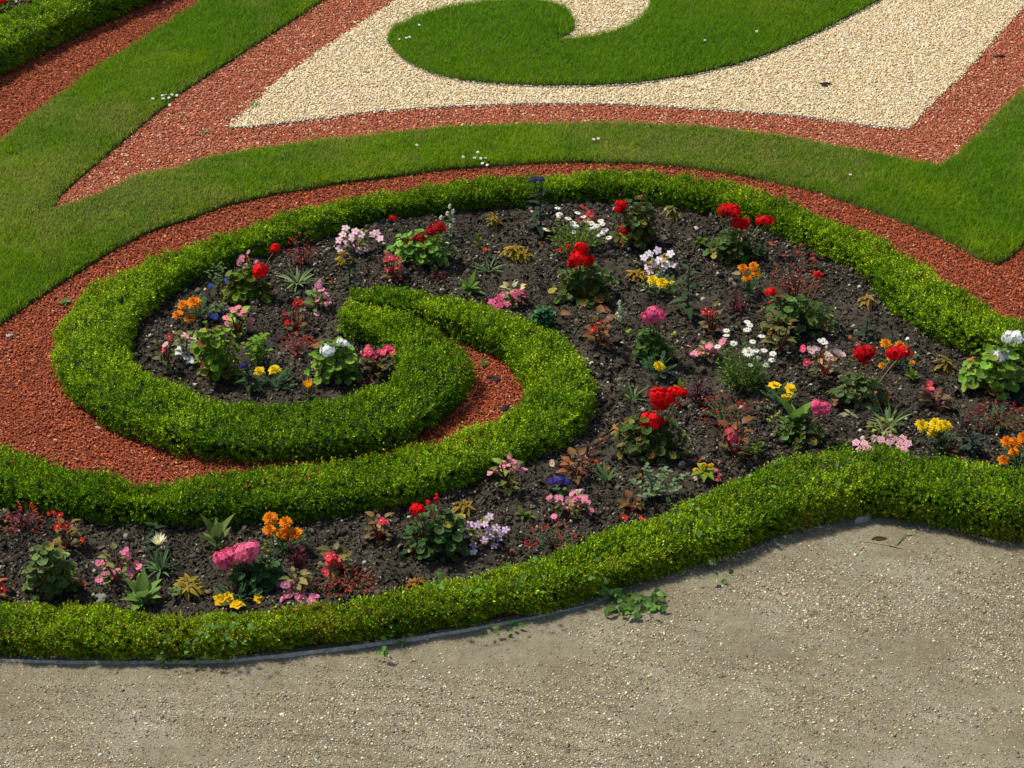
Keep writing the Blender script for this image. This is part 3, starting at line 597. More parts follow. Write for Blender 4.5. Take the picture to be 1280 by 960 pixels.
def begonia(bbox, flowers, label, fc=PINK, lc=OLIVE, stemc=A3(.15, .05, .025), nl=13, size=.0182, leafL=.036, kind='begonia', two=None):
    P = Plant(kind, bbox, label, .9); tips = []
    for k in range(5):
        a = k*1.2566+rng.uniform(0, 1); q = P.c+A3(math.cos(a)*P.rx*.5, math.sin(a)*P.ry*.5, P.H*rng.uniform(.6, .85)); tips.append(q)
        P.stem.tube(P.c+rng.normal(0, .006, 3)*A3(1, 1, 0), q, .0042, .0026, vary(stemc), bend=A3(0, 0, .01))
    nl = int(nl*1.7)
    for k in range(nl):
        z = (k+.5)/nl; a = k*2.4+rng.normal(0, .3); f = .35+.5*(1-z)
        p = P.c+A3(math.cos(a)*P.rx*.3, math.sin(a)*P.ry*.3, .012+P.H*z*.78); d = A3(math.cos(a), math.sin(a), .25+.5*z)
        c = vary(lc, .3); c = c*(1-(mxg := rng.random()*.45))+A3(.10, .13, .02)*mxg; L = min(leafL, P.rx*1.1)*rng.uniform(.65, 1.2)
        P.fol.leaf(p, d, unit(UP+d*-.2+rng.normal(0, .25, 3)), L, L*.74, 'ovate', 6, .30, .40, c*1.2, c, None)
    for i, h in enumerate(flowers):
        px, py = h[:2]; c = h[2] if len(h) > 2 else fc; sz = h[3] if len(h) > 3 else 1; m = MB(); p = P.at(px, py, rng.uniform(-.6, .3)*P.ry)
        if two is not None: single(m, p, size*1.15*sz, two[0], two[1] if len(h) < 3 else c, 5, UP*.7+TOCAM*.7, .9, A3(.6, .4, .1), corer=.13)
        else:
            begonia_flower(m, p, size*sz*rng.uniform(.9, 1.15), vary(c, .1))
            if rng.random() < .45:
                q = p+rng.normal(0, .008, 3)-UP*.004; begonia_flower(m, q, size*sz*.6, vary(c, .12))
        f = P.part(m, 'flower'); t = min(tips, key=lambda q: np.linalg.norm(q-p)); P.stalk(p-UP*.003, t, .0013, stemc, f)
    P.done(M_GLOSSY); return P
def impatiens(bbox, flowers, label, c0=WHITE, c1=A3(.78, .15, .35), lc=OLIVE, **kw):
    return begonia(bbox, flowers, label, lc=lc, kind='impatiens', two=(c0, c1), nl=16, leafL=.028, stemc=A3(.2, .16, .06), **kw)
def marigold(bbox, flowers, label, fc=ORANGE, lc=A3(.075, .16, .055), pom=True):
    P = Plant('marigold', bbox, label, .9); pos, nr = P.dome(26, .3)
    for p, d in zip(pos, nr):
        a = unit(A3(d[0], d[1], .25+d[2]*.5)); L = rng.uniform(.022, .036); sd = unit(np.cross(a, UP)); nn = np.cross(sd, a)
        P.stem.tube(P.c+A3(0, 0, .008), p, .0018, .0012, lc*.8)
        for t in np.linspace(.15, 1, 5):
            b = p+a*L*t
            for sg in (-1, 1): P.fol.leaf(b, sd*sg+a*.7, nn, .013*(1.15-.4*t), .0050, 'lance', 3, .1, .2, vary(lc, .2))
        P.fol.leaf(p+a*L, a, nn, .013, .005, 'lance', 3, .1, .2, vary(lc, .2))
    for px, py, sz in flowers:
        p = P.at(px, py, rng.uniform(-.5, .3)*P.ry); m = MB(); R_ = .0255*sz
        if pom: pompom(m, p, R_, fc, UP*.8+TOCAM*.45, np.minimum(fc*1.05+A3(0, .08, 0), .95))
        else: single(m, p, R_*1.1, fc, fc, 6, UP+TOCAM*.2, .95, fc*.9, .2, .25, .3); single(m, p+UP*.004, R_*.7, fc, fc, 5, UP+TOCAM*.2, .95, fc*.85, .0, .5, .3)
        f = P.part(m, 'flower'); P.stalk(p-UP*.004, P.c+A3(0, 0, P.H*.4), .0018, lc*.9, f)
    P.done(); return P
def coleus(bbox, label, n=24, edge=A3(.50, .40, .025), mid=A3(.10, .016, .012)):
    P = Plant('coleus', bbox, label, .95)
    nt = max(3, n//4); pos, nr = P.dome(nt, .35); pos[0] = P.c+A3(0, 0, P.H*.8)
    for p, dd in zip(pos, nr):
        q = P.c+(p-P.c)*A3(.7, .7, .85); P.stem.tube(P.c, q, .0025, .0018, A3(.15, .10, .03)); ax = unit(dd*.5+UP); Q = frames(ax[None])[0]
        for k in range(11):
            z = (k+.5)/11; a = k*2.4; L = max(.020, P.rx*rng.uniform(.45, .75))*(1.1-.45*z); d = Q@A3(math.cos(a), math.sin(a), .05+.8*z)
            P.fol.leaf(q-ax*.012*(1-z), d, ax+rng.normal(0, .12, 3), L, L*.42, 'ovate', 6, .3, .5+.5*(1-z), vary(mid, .3), vary(edge*rng.uniform(.6, 1.05), .12), vary(edge, .1))
    P.done(); return P
def cuphea(bbox, label, lc=A3(.085, .13, .05), fc=A3(.72, .045, .02), n=28, nf=26):
    P = Plant('cuphea', bbox, label, .8); pos, nr = P.dome(n, .6)
    base = MB(); base.tube(A3(0, 0, 0), A3(.013, 0, 0), .0014, .0030, fc*.85, seg=2, c1=fc); base.blob(A3(.013, 0, 0), .0032, fc, (1.2, 1, 1)); bm = raw_mesh('flower', np.vstack(base.V), np.vstack(base.F), np.vstack(base.C), True); bm.materials.append(M_PETAL)
    for p, d in zip(pos, nr):
        P.stem.tube(P.c+A3(0, 0, .004), p, .0016, .0009, A3(.20, .07, .04), bend=A3(0, 0, .012))
        for t in np.linspace(.3, 1, 7):
            q = P.c+(p-P.c)*t+A3(0, 0, .048*t*(1-t)); e = unit(A3(d[0], d[1], .3)+rng.normal(0, .7, 3)); P.fol.leaf(q, e, UP+rng.normal(0, .3, 3), rng.uniform(.012, .02), .0075, 'ovate', 3, .2, .25, vary(lc, .3))
    pos, nr = P.dome(nf, .85)
    for p, d in zip(pos, nr):
        f = bpy.data.objects.new('flower', bm); col.objects.link(f); f.parent = P.root; f.location = Vector(p-P.org+A3(0, 0, .006)); e = unit(A3(d[0], d[1], .1)+rng.normal(0, .35, 3))
        f.rotation_euler = Vector(e).to_track_quat('X', 'Z').to_euler(); f.scale = [rng.uniform(.8, 1.25)]*3
    P.done(); return P
def gazania(bbox, flowers, label, lc=GREY, n=26):
    lc = np.asarray(lc)*A3(.95, 1, .62)
    P = Plant('gazania', bbox, label, .9)
    for k in range(n):
        a = k*2.4; z = (k+.5)/n; L = math.hypot(P.rx*(1.05-.55*z), P.H*z*1.0+.012)*rng.uniform(.6, 1.15); d = A3(math.cos(a)*P.rx*(1.1-.7*z), math.sin(a)*P.ry*(1.1-.7*z), P.H*(.35+1.0*z))+rng.normal(0, .012, 3)
        P.fol.leaf(P.c+A3(math.cos(a), math.sin(a), 0)*.004+UP*.004, d, UP+A3(-math.cos(a), -math.sin(a), .2), L*1.0, rng.uniform(.006, .012), 'strap', 6, .35, rng.uniform(.15, .7), vary(lc, .18), vary(lc*1.1, .12))
    for px, py, sz, c0, c1, sp in flowers:
        p = P.at(px, py+5*sz, 0); m = MB(); spray(m, p, .030*sz, unit(UP+A3(rng.normal(0, .1), -.1, 0)), c0, c1, 12, sp); f = P.part(m, 'flower')
        P.stalk(p, P.c+A3(0, 0, .008), .0018, A3(.2, .25, .12), f)
    P.done(); return P
def heliotrope(bbox, flowers, label, lc=DARK, n=13, fc=PURP, leafL=.055):
    P = Plant('heliotrope', bbox, label, .9); P.stem.tube(P.c, P.c+A3(0, 0, P.H*.95), .004, .0025, A3(.05, .05, .03))
    for k in range(n):
        z = (k+.5)/n; a = k*2.4; L = min(leafL, P.rx*1.15)*rng.uniform(.8, 1.15)*(1.1-.5*z); d = A3(math.cos(a), math.sin(a), .15+.5*z)
        P.fol.leaf(P.c+A3(0, 0, .012+P.H*z*.85), d, UP, L, L*.44, 'ovate', 7, .22, .5, vary(lc*1.2, .2), vary(lc, .2))
    for px, py, sz in flowers:
        p = P.at(px, py, 0); m = MB(); dome_cluster(m, p, .024*sz, fc); f = P.part(m, 'flower_head'); P.stalk(p, P.c+A3(0, 0, P.H*.6), .0025, A3(.06, .07, .03), f)
    P.done(); return P
def bloodleaf(bbox, label, lc=MAROON, n=34):
    P = Plant('bloodleaf', bbox, label, .9); pos, nr = P.dome(n, .4)
    for p, d in zip(pos, nr):
        P.fol.leaf(p, A3(d[0], d[1], .3+d[2]*.4)+rng.normal(0, .25, 3), UP+rng.normal(0, .3, 3), rng.uniform(.013, .022), .011, 'ovate', 4, .2, .3, vary(lc*1.5, .3), vary(lc, .3))
        P.stem.tube(P.c, p, .0016, .001, lc*1.2)
    P.done(); return P
def leafy(bbox, label, lc=BRIGHT, n=14, W=.38, up=.8, prof='lance', droop=.3):
    P = Plant('foliage', bbox, label, .9)
    for k in range(n):
        z = (k+.5)/n; a = k*2.4+rng.normal(0, .2); d = A3(math.cos(a)*P.rx*(1.1-.6*z), math.sin(a)*P.ry*(1.1-.6*z), P.H*up*(.25+z)); L = np.linalg.norm(d)*rng.uniform(.8, 1.05)
        P.fol.leaf(P.c+A3(0, 0, .006+P.H*.25*z), d, UP+A3(-math.cos(a)*.5, -math.sin(a)*.5, 0), L, L*W, prof, 6, .35, droop, vary(lc*1.15, .15), vary(lc, .15))
    P.stem.tube(P.c, P.c+A3(0, 0, P.H*.5), .003, .002, lc*.8); P.done(); return P
def sprigs(bbox, label, lc=GREY, n=9, leafL=.018, kind='foliage', flowers=(), fc=BLUE, W=.75):
    P = Plant(kind, bbox, label, .9)
    for k in range(n):
        a = k*2.4; f = math.sqrt((k+.5)/n); q = P.c+A3(math.cos(a)*P.rx*f, math.sin(a)*P.ry*f, P.H*(1.05-.45*f)*rng.uniform(.75, 1.05)); P.stem.tube(P.c, q, .0018, .001, lc*.8, bend=A3(0, 0, .012))
        for t in np.linspace(.25, 1, 7):
            p = P.c+(q-P.c)*t+A3(0, 0, .048*t*(1-t)); b = rng.uniform(0, 6)
            for sg in (0, math.pi): P.fol.leaf(p, A3(math.cos(b+sg), math.sin(b+sg), .35), UP, leafL*rng.uniform(.7, 1.15), leafL*W, 'ovate', 4, .2, .25, vary(lc*1.1, .18), vary(lc, .15))
    for px, py, sz in flowers:
        p = P.at(px, py, 0); m = MB()
        for q in range(3): single(m, p+rng.normal(0, .005, 3), .010*sz, fc, fc*.9, 5, UP*.5+TOCAM, .9, WHITE, corer=.1)
        f = P.part(m, 'flower'); P.stalk(p, P.c+A3(0, 0, P.H*.3), .0013, lc*.8, f)
    P.done(); return P
def daisy(bbox, flowers, label, lc=GREEN, leafW=.006, n=90, R0=.0155):
    P = Plant('daisy', bbox, label, .9); pos, nr = P.dome(n, .55)
    for p, d in zip(pos, nr):
        foot = P.c+A3((p[0]-P.c[0])*.35, (p[1]-P.c[1])*.35, .003); P.stem.tube(foot, p, .0013, .0009, lc*.9, bend=A3(0, 0, .006))
        for t in np.linspace(.2, 1, 7):
            q = foot+(p-foot)*t; e = A3(d[0], d[1], .6)+rng.normal(0, .6, 3); P.fol.leaf(q, e, UP+rng.normal(0, .3, 3), rng.uniform(.012, .022), leafW, 'lance', 3, .15, .15, vary(lc, .28))
    for h in flowers:
        px, py = h[:2]; sz = h[2] if len(h) > 2 else 1; p = P.at(px, py, rng.uniform(-.5, .4)*P.ry); m = MB(); single(m, p, R0*sz, WHITE, WHITE, 15, UP*1.4+TOCAM*.15, .34, YEL, .1, .05, .30)
        f = P.part(m, 'flower'); P.stalk(p-UP*.002, A3(P.c[0]+.7*(p[0]-P.c[0]), P.c[1], P.c[2]+P.H*.5), .0011, lc, f)
    P.done(); return P
def snapdragon(bbox, flowers, label, fc=A3(.84, .80, .62), lc=GREY):
    P = Plant('snapdragon', bbox, label, .9); top = P.c+A3(0, 0, P.H); P.stem.tube(P.c, top, .0028, .0016, lc)
    for k in range(18):
        z = (k+.5)/18*.6; a = k*2.4; P.fol.leaf(P.c+A3(0, 0, P.H*z+.005), A3(math.cos(a), math.sin(a), .5), UP, .026, .008, 'lance', 4, .2, .3, vary(lc, .2))
    for px, py in flowers:
        p = P.at(px, py, 0); m = MB(); f0 = vary(fc, .08)
        m.leaf(p, A3(.2, -.6, .7), A3(0, -.6, -.3), .014, .012, 'round', 4, .4, .3, f0); m.leaf(p, A3(-.1, -.8, -.5), A3(0, -.3, .9), .014, .015, 'round', 4, .3, .4, f0); m.blob(p, .0055, f0, (1, 1.3, 1)); P.part(m, 'flower')
        m2 = MB()
    P.done(); return P
def celosia(bbox, lumps, flowers, label):
    P = Plant('celosia', bbox, label, .9)
    for px, py, r in lumps:
        p = P.at(px, py, 0); m = MB()
        for i in range(60):
            d = unit(rng.normal(size=3)); m.blob(p+d*A3(1.1, .9, .75)*r*.8, r*.26, vary(A3(.82, .50, .04), .12))
        f = P.part(m, 'flower_head'); P.stalk(p, P.c+A3(0, 0, .01), .003, LIME*.7, f)
    for k, (a, e) in enumerate(((3.6, .4), (5.3, .3), (.3, .35), (2., .5), (4.6, .25))):
        P.fol.leaf(P.c+A3(0, 0, P.H*.45), A3(math.cos(a), math.sin(a), e), UP, .055, .03, 'ovate', 6, .25, .5, vary(LIME*.95, .12), vary(LIME*.75, .1))
    for px, py in flowers:
        m = MB(); p = P.at(px, py, -.02); begonia_flower(m, p, .011, vary(DPINK*1.1, .1)); f = P.part(m, 'flower'); P.stalk(p, P.c+A3(.02, -.02, .01), .0013, LIME*.6, f)
    P.done(); return P
# ------------------------------------------------------------------ the bedding plants, from the spiral outwards
# inside the spiral
geranium((281, 340, 341, 391), [(343, 311, .75, REDC), (325, 338, 1.05, REDC)], 'green geranium mound with two red heads at the top left of the spiral bed', GREEN*.9, .08)
begonia((293, 326, 325, 350), [(299, 328), (309, 321), (307, 333), (321, 329), (302, 322)], 'small pink begonia tight under the top hedge beside red geranium heads', ROSE, nl=7, leafL=.02)
sprigs((262, 324, 286, 380), 'tall grey green salvia stem with two small blue flowers beside the spiral hedge', GREY*.8, 5, .016, 'salvia', [(264, 358, 1.2), (283, 352, 1.2)])
sprigs((264, 384, 284, 406), 'low salvia with two blue flowers beside the orange marigold in the spiral', GREY*.8, 4, .014, 'salvia', [(267, 396, 1.3), (277, 389, .8)])
marigold((231, 380, 263, 412), [(229, 381, 1.), (243, 378, 1.3), (222, 394, 1.1), (237, 398, 1.1)], 'orange marigold with four double flowers beside the left inner side of the spiral hedge')
begonia((280, 390, 318, 432), [(297, 385), (305, 389), (291, 388), (283, 398), (313, 400), (312, 409), (286, 405), (302, 393)], 'pink begonia with pale leaves in the middle of the spiral bed', A3(.82, .22, .30), BRIGHT*.9)
geranium((247, 408, 307, 490), [], 'tall pale green geranium without flowers low in the spiral bed', BRIGHT*.95, .14, .6, .018)
sprigs((306, 412, 340, 470), 'leafy green mint-like plant beside the tall flowerless geranium in the spiral', BRIGHT*.8, 7, .026)
begonia((186, 425, 232, 474), [(207, 431, ROSE), (212, 421, DKRED), (205, 437, DPINK)], 'bronze stemmed begonia with broad leaves by the left rim of the spiral bed', lc=A3(.10, .11, .03), nl=8)
impatiens((220, 420, 246, 460), [(232, 420, REDC), (241, 425, DKRED), (236, 421, DKRED), (226, 433), (240, 433), (222, 440), (233, 444), (238, 450), (229, 438)], 'white and dark red impatiens beside the bronze begonia in the spiral', WHITE, WHITE)
heliotrope((290, 462, 334, 506), [(304, 457, .75)], 'dark heliotrope with one purple head low in the spiral bed')
marigold((322, 470, 368, 500), [(324, 464, 1.), (343, 462, 1.1)], 'yellow marigold with two flowers at the lower edge of the spiral bed', YEL, A3(.05, .13, .05))
gazania((376, 488, 396, 508), [(387, 480, 1.75, A3(.90, .42, .01), A3(.92, .55, .02), .55)], 'single golden yellow gazania bloom beside the lower hedge of the spiral', n=8)
geranium((388, 432, 452, 492), [(411, 438, 1., WHITE), (426, 428, .55, WHITE), (432, 430, .5, WHITE)], 'bright green geranium with white heads inside the spiral', A3(.16, .29, .03), .05, .8)
begonia((448, 445, 492, 482), [(462, 440), (467, 447), (478, 441), (487, 437), (465, 453), (456, 444), (492, 441), (484, 434), (472, 441), (459, 436)], 'deep pink begonia against the inner end of the spiral hedge', DPINK, OLIVE*.6, nl=10)
bloodleaf((449, 479, 472, 494), 'tiny maroon bloodleaf under the deep pink begonia in the spiral', n=16)
cuphea((349, 424, 396, 456), 'bronze leaved cuphea with orange tips beside the white geranium in the spiral', A3(.22, .08, .07), n=22, nf=20)
begonia((353, 384, 388, 428), [(371, 378, REDC, 1.2), (376, 379, DKRED), (355, 393, A3(.75, .05, .1)), (359, 402, REDC)], 'red begonia on a tall dark stem in the spiral bed', REDC, A3(.14, .07, .03), A3(.22, .02, .015), nl=8)
begonia((382, 366, 412, 400), [(392, 362), (398, 357), (408, 368), (395, 376), (410, 380), (396, 392), (405, 371), (402, 363)], 'tall pink begonia against the tip of the spiral hedge', A3(.82, .27, .42), A3(.12, .20, .03), nl=8)
gazania((346, 340, 398, 372), [(413, 352, .6, ORANGE, ORANGE, .35)], 'silvery gazania with one orange bud leaning right in the spiral', A3(.20, .27, .17))
cuphea((361, 298, 396, 342), 'orange red cuphea beneath the top hedge left of the white and pink impatiens', A3(.20, .07, .05), n=20, nf=18)
# upper bed
impatiens((421, 290, 470, 330), [(432, 285), (444, 289), (424, 300), (434, 303), (451, 293), (466, 293), (475, 298), (450, 313), (458, 311), (425, 311), (440, 297), (471, 291), (429, 293), (445, 308)], 'white impatiens edged with pink in the upper left of the bed', A3(.86, .78, .76), A3(.82, .38, .5), size=.018)
coleus((416, 316, 446, 342), 'yellow edged coleus tucked under the white and pink impatiens', 14)
heliotrope((418, 328, 458, 376), [(432, 321, .6)], 'dark leaved heliotrope with one blackish head above the tip of the spiral hedge', A3(.03, .055, .022), fc=A3(.03, .02, .09))
geranium((487, 290, 568, 348), [(491, 273, .5, REDC), (513, 302, .75, DKRED), (524, 299, .85, DKRED), (546, 286, 1.05, DKRED), (537, 290, .7, DKRED)], 'bright green geranium with dark red heads in the upper left bed', A3(.13, .26, .03), .02, .85, .015, A3(.15, .22, .04))
snapdragon((555, 254, 572, 308), [(562, 257), (559, 266), (566, 263), (567, 275), (563, 281), (551, 271)], 'pale snapdragon spike standing behind the dark red geranium')
begonia((474, 315, 510, 362), [(487, 322), (496, 323), (487, 337), (483, 325), (499, 335)], 'bronze begonia with red flowers just above the spiral hedge tip', A3(.72, .03, .07), A3(.17, .035, .022), nl=14, leafL=.03)
bloodleaf((541, 339, 563, 361), 'small maroon bloodleaf on the soil below the dark red geranium', n=20)
coleus((602, 262, 630, 293), 'small coleus standing alone below the middle of the top hedge', 13)
gazania((584, 322, 638, 353), [(606, 312, .9, A3(.88, .17, .01), A3(.88, .20, .01), .4)], 'grey leaved gazania with one orange bloom in the upper bed', A3(.13, .20, .11))
coleus((629, 305, 666, 336), 'drooping yellow edged coleus right of the orange gazania', 26)
heliotrope((650, 232, 700, 306), [(667, 225, .8), (676, 224, .75)], 'tall dark heliotrope whose purple head stands before the top hedge', A3(.03, .048, .022), 15, leafL=.075)
begonia((718, 262, 746, 292), [(738, 271), (742, 274), (735, 268)], 'red leaved begonia behind the white daisy bush', A3(.6, .02, .06), A3(.25, .015, .02), nl=9, leafL=.03)
daisy((684, 275, 758, 332), [(697, 260), (699, 268, 1.2), (710, 273, 1.2), (716, 279, 1.2), (720, 283), (683, 287, 1.3), (732, 276, 1.1), (739, 279, 1.2), (746, 282), (753, 280), (755, 289, 1.2), (750, 293, 1.2), (761, 297, 1.1), (737, 286), (743, 285, 1.1), (717, 290), (722, 266), (729, 271), (757, 287), (751, 276)], 'white daisy bush leaning right below the top hedge', A3(.17, .24, .04), n=110)
geranium((690, 335, 768, 393), [(724, 322, 1.35, REDC), (727, 310, .9, REDC), (735, 326, .8, REDC), (716, 330, .8, REDC), (697, 313, .4, REDC), (708, 310, .42, REDC)], 'big red geranium in front of the white daisy bush', A3(.085, .14, .025), .18, .5)
leafy((569, 352, 604, 379), 'leafy green rosette peeping over the top of the hedge arm', A3(.11, .21, .03), 12)
impatiens((616, 358, 668, 397), [(624, 372, DPINK), (631, 368, PINK), (615, 377, PINK), (634, 379, ROSE), (627, 380, DPINK), (621, 384, PINK), (648, 365, DKRED*.3, 1.3), (654, 368, DKRED*.3, 1.3), (649, 373, DKRED*.3, 1.2), (643, 368, DKRED*.4, 1.)], 'pink bedding plant with a maroon bloom and pale pointed leaves behind the hedge arm', PINK, PINK, TAN)
geranium((662, 388, 692, 418), [], 'small rounded blue green clump half hidden behind the hedge arm', A3(.045, .15, .05), 0, .8, .011)
begonia((724, 393, 774, 450), [(744, 410), (747, 405), (741, 413)], 'bronze leaved begonia with a red bloom right of the hedge arm', REDC, A3(.15, .06, .025), nl=12, leafL=.042)
snapdragon((767, 370, 786, 414), [(774, 377), (775, 384), (771, 392), (781, 391), (776, 397), (777, 387)], 'withered white snapdragon left of the pink geranium')
geranium((793, 416, 844, 468), [(811, 396, .9, A3(.82, .12, .26)), (822, 394, .95, A3(.82, .12, .26)), (816, 392, .9, A3(.82, .14, .28)), (788, 414, .35, LIME*1.5), (842, 420, .3, LIME*1.5)], 'pink geranium on one stalk over a dark green mound in mid bed', A3(.07, .14, .022), .06, .5, .014)
marigold((807, 460, 836, 484), [(824, 457, 1.05)], 'yellow marigold with one flower just below the pink geranium', YEL, A3(.07, .15, .06))
geranium((764, 258, 818, 322), [(776, 256, .75, REDC), (775, 261, .75, REDC), (781, 287, .95, DKRED*1.3), (785, 271, .4, A3(.5, .2, .08)), (803, 247, .4, A3(.6, .25, .15)), (780, 296, .3, REDC)], 'tall red geranium with faded buds under the top hedge', A3(.075, .12, .025), .12, .5)
coleus((823, 257, 854, 286), 'pale straggly coleus beside the tall red geranium', 15, A3(.34, .30, .06), A3(.18, .12, .03))
impatiens((800, 316, 846, 352), [(805, 322), (812, 317), (822, 313, A3(.7, .4, .7)), (824, 325), (832, 330), (838, 317), (810, 334), (826, 342), (813, 339, ROSE), (840, 331), (818, 330), (829, 336)], 'white and lilac impatiens with tan leaves in the upper bed', WHITE, A3(.82, .68, .80), A3(.30, .22, .08))
coleus((780, 338, 812, 364), 'curled yellow coleus left of the yellow marigold in the upper bed', 24, A3(.38, .27, .02), A3(.20, .09, .02))
marigold((808, 354, 846, 382), [(816, 350, 1.05), (828, 354, 1.2), (840, 353, .45)], 'yellow marigold with two flowers right of the curled coleus', YEL)
heliotrope((832, 334, 886, 410), [], 'dark big leaved heliotrope without flowers in the middle of the upper bed', A3(.035, .062, .022), 15, leafL=.075)
geranium((886, 290, 952, 338), [(907, 263, 1.0, REDC), (918, 264, 1.0, REDC), (912, 262, .9, REDC), (920, 279, .9, REDC), (930, 280, .9, REDC), (951, 276, .75, REDC), (958, 276, .8, REDC), (900, 259, .3, REDC)], 'red geranium with three heads on long stalks at the bend of the top hedge', A3(.07, .125, .025), .12, .5, .018, A3(.25, .24, .10))
marigold((918, 345, 952, 380), [(929, 335, .95), (942, 333, .9), (945, 341, .9), (934, 347, .95)], 'orange marigold with a tight bunch of four flowers below the three headed geranium', ORANGE)
cuphea((962, 315, 1028, 392), 'large coppery cuphea in the upper right of the bed', A3(.22, .09, .05), n=36, nf=34)
geranium((948, 368, 1044, 432), [(964, 366, .7, REDC), (966, 380, .3, REDC), (1020, 343, .5, REDC), (1026, 345, .4, REDC)], 'spreading green geranium with one small red head below the coppery cuphea', A3(.085, .15, .03), .12, .55)
begonia((873, 383, 903, 428), [(882, 387), (886, 390), (879, 391)], 'dark bronze begonia with one red bloom above the pink begonia in mid bed', A3(.75, .03, .07), A3(.14, .045, .02), nl=10)
bloodleaf((910, 372, 932, 404), 'upright maroon bloodleaf above the big white daisy bush', A3(.10, .012, .02), 30)
begonia((864, 440, 902, 465), [(872, 443), (880, 430), (885, 435), (888, 432), (895, 438), (903, 427), (860, 433), (876, 441), (893, 441), (868, 441), (882, 437)], 'pink begonia left of the big white daisy bush', A3(.80, .26, .38), OLIVE*.9, nl=9)
daisy((896, 424, 964, 500), [(934, 402), (937, 406, 1.1), (934, 412, 1.2), (908, 413), (908, 419), (952, 420, 1.1), (917, 429, 1.1), (941, 427), (935, 440, 1.8), (945, 438), (955, 438, 1.1), (966, 442, 1.1), (948, 447, .8), (938, 456, .8), (957, 456, 1.), (965, 450, 1.1), (897, 433)], 'big round white daisy bush in the middle of the bed', A3(.13, .21, .035), n=150)
begonia((950, 396, 1000, 456), [(962, 398, MAROON*1.5, .7)], 'tall brown stemmed begonia with wide dull leaves right of the big daisy bush', lc=A3(.10, .085, .03), nl=9, leafL=.05)
coleus((1064, 370, 1102, 398), 'straw yellow coleus alone on bare soil by the right hedge', 14, A3(.38, .27, .05), A3(.25, .12, .03))
heliotrope((1056, 400, 1108, 440), [], 'low dark leafed heliotrope below the straw yellow coleus', A3(.028, .055, .028), 13, leafL=.05)
geranium((1036, 470, 1108, 520), [(1076, 441, 1.05, A3(.60, .005, .010)), (1085, 440, 1.0, A3(.60, .005, .010)), (1081, 448, .8, A3(.60, .005, .010)), (1118, 441, 1.0, A3(.60, .005, .010)), (1128, 441, 1.0, A3(.60, .005, .010)), (1063, 452, .3, OLIVE)], 'olive green geranium with two dark red heads leaning up to the right', A3(.115, .16, .045), .15, .7, .019, A3(.28, .20, .10))
marigold((1100, 438, 1142, 472), [(1108, 430, 1.1), (1125, 432, .9), (1115, 447, .9), (1103, 457, .7), (1140, 454, .6)], 'orange marigold mixed with the dark red geranium heads', A3(.88, .32, .008))
begonia((1004, 440, 1054, 488), [(1028, 428, WHITE, 1.3), (1040, 448), (1052, 443), (1004, 436, DPINK), (1013, 438), (1008, 453, DPINK), (1047, 440), (1020, 436), (1036, 443)], 'pale bicoloured begonia with pink buds on red stems in the right of the bed', A3(.84, .60, .64), A3(.22, .17, .06), A3(.30, .03, .04), nl=10)
marigold((958, 492, 992, 520), [(968, 482, 1.1), (988, 486, .95), (983, 497, .85)], 'yellow marigold with three flowers below the big daisy bush', YEL, pom=False)
geranium((968, 532, 1030, 568), [(1020, 507, .85, A3(.82, .13, .26)), (1029, 509, .8, A3(.82, .15, .28)), (1026, 516, .75, A3(.82, .12, .24)), (962, 525, .3, LIME*1.4), (971, 519, .3, LIME*1.4)], 'pink geranium with one head above the crest of the front hedge', A3(.09, .14, .03), .15, .6, .014, A3(.25, .16, .08))
leafy((972, 512, 1012, 556), 'light green upright weed at the pink geranium behind the front hedge', A3(.15, .27, .04), 11, .4, 1.)
coleus((1162, 447, 1200, 478), 'yellow coleus between the orange marigold and the white geranium', 18, A3(.36, .29, .04), A3(.16, .06, .02))
geranium((1203, 432, 1282, 508), [(1262, 422, .9, WHITE), (1272, 421, .9, WHITE), (1247, 445, 1.0, WHITE), (1258, 444, .9, WHITE), (1247, 411, .4, LIME*1.7)], 'large light green geranium with white heads at the right end of the hedge', A3(.17, .28, .035), .10, .9, .024, A3(.25, .30, .08))
begonia((1142, 498, 1192, 528), [(1161, 482, A3(.75, .03, .1), 1.2), (1164, 486, DPINK), (1158, 486, A3(.7, .02, .08))], 'bronze begonia with one red bloom high above flat brown leaves', lc=A3(.12, .040, .025), nl=9, leafL=.042)
gazania((1078, 520, 1142, 554), [(1094, 491, .65, A3(.72, .42, .22), A3(.75, .45, .25), .25), (1111, 498, .65, A3(.55, .07, .03), A3(.55, .08, .03), .25)], 'grey green gazania with two closed buds behind the front hedge', A3(.15, .23, .13), 34)
leafy((1040, 514, 1082, 538), 'wilted grey leaves lying left of the budding gazania', A3(.24, .25, .14), 7, .35, .35, droop=.7)
impatiens((1064, 540, 1140, 567), [(1070, 553), (1080, 554), (1088, 562), (1093, 548), (1101, 550), (1112, 552), (1115, 546), (1128, 548), (1125, 556), (1135, 554), (1130, 562), (1075, 562), (1083, 560), (1107, 547), (1119, 551)], 'white and rose striped impatiens peeping over the front hedge', A3(.86, .10, .26), A3(.90, .82, .82), size=.0165)
marigold((1150, 540, 1196, 574), [(1153, 532, 1.2), (1170, 530, 1.2), (1182, 532, 1.2), (1166, 541, 1.0), (1176, 534, .9)], 'yellow marigold with a row of flowers behind the front hedge', YEL, A3(.05, .115, .04))
heliotrope((1190, 540, 1238, 580), [(1206, 531, .65)], 'dark heliotrope with a blackish head behind the front hedge', A3(.03, .058, .035), 14, A3(.02, .015, .03))
cuphea((1214, 516, 1284, 556), 'red flecked cuphea at the right end of the bed', A3(.06, .12, .05), n=32, nf=34)
marigold((1250, 555, 1296, 596), [(1259, 552, 1.1), (1270, 553, 1.0), (1280, 547, 1.1), (1267, 565, .9), (1255, 575, 1.05), (1288, 560, 1.)], 'orange marigold at the right edge behind the front hedge', A3(.88, .22, .005))
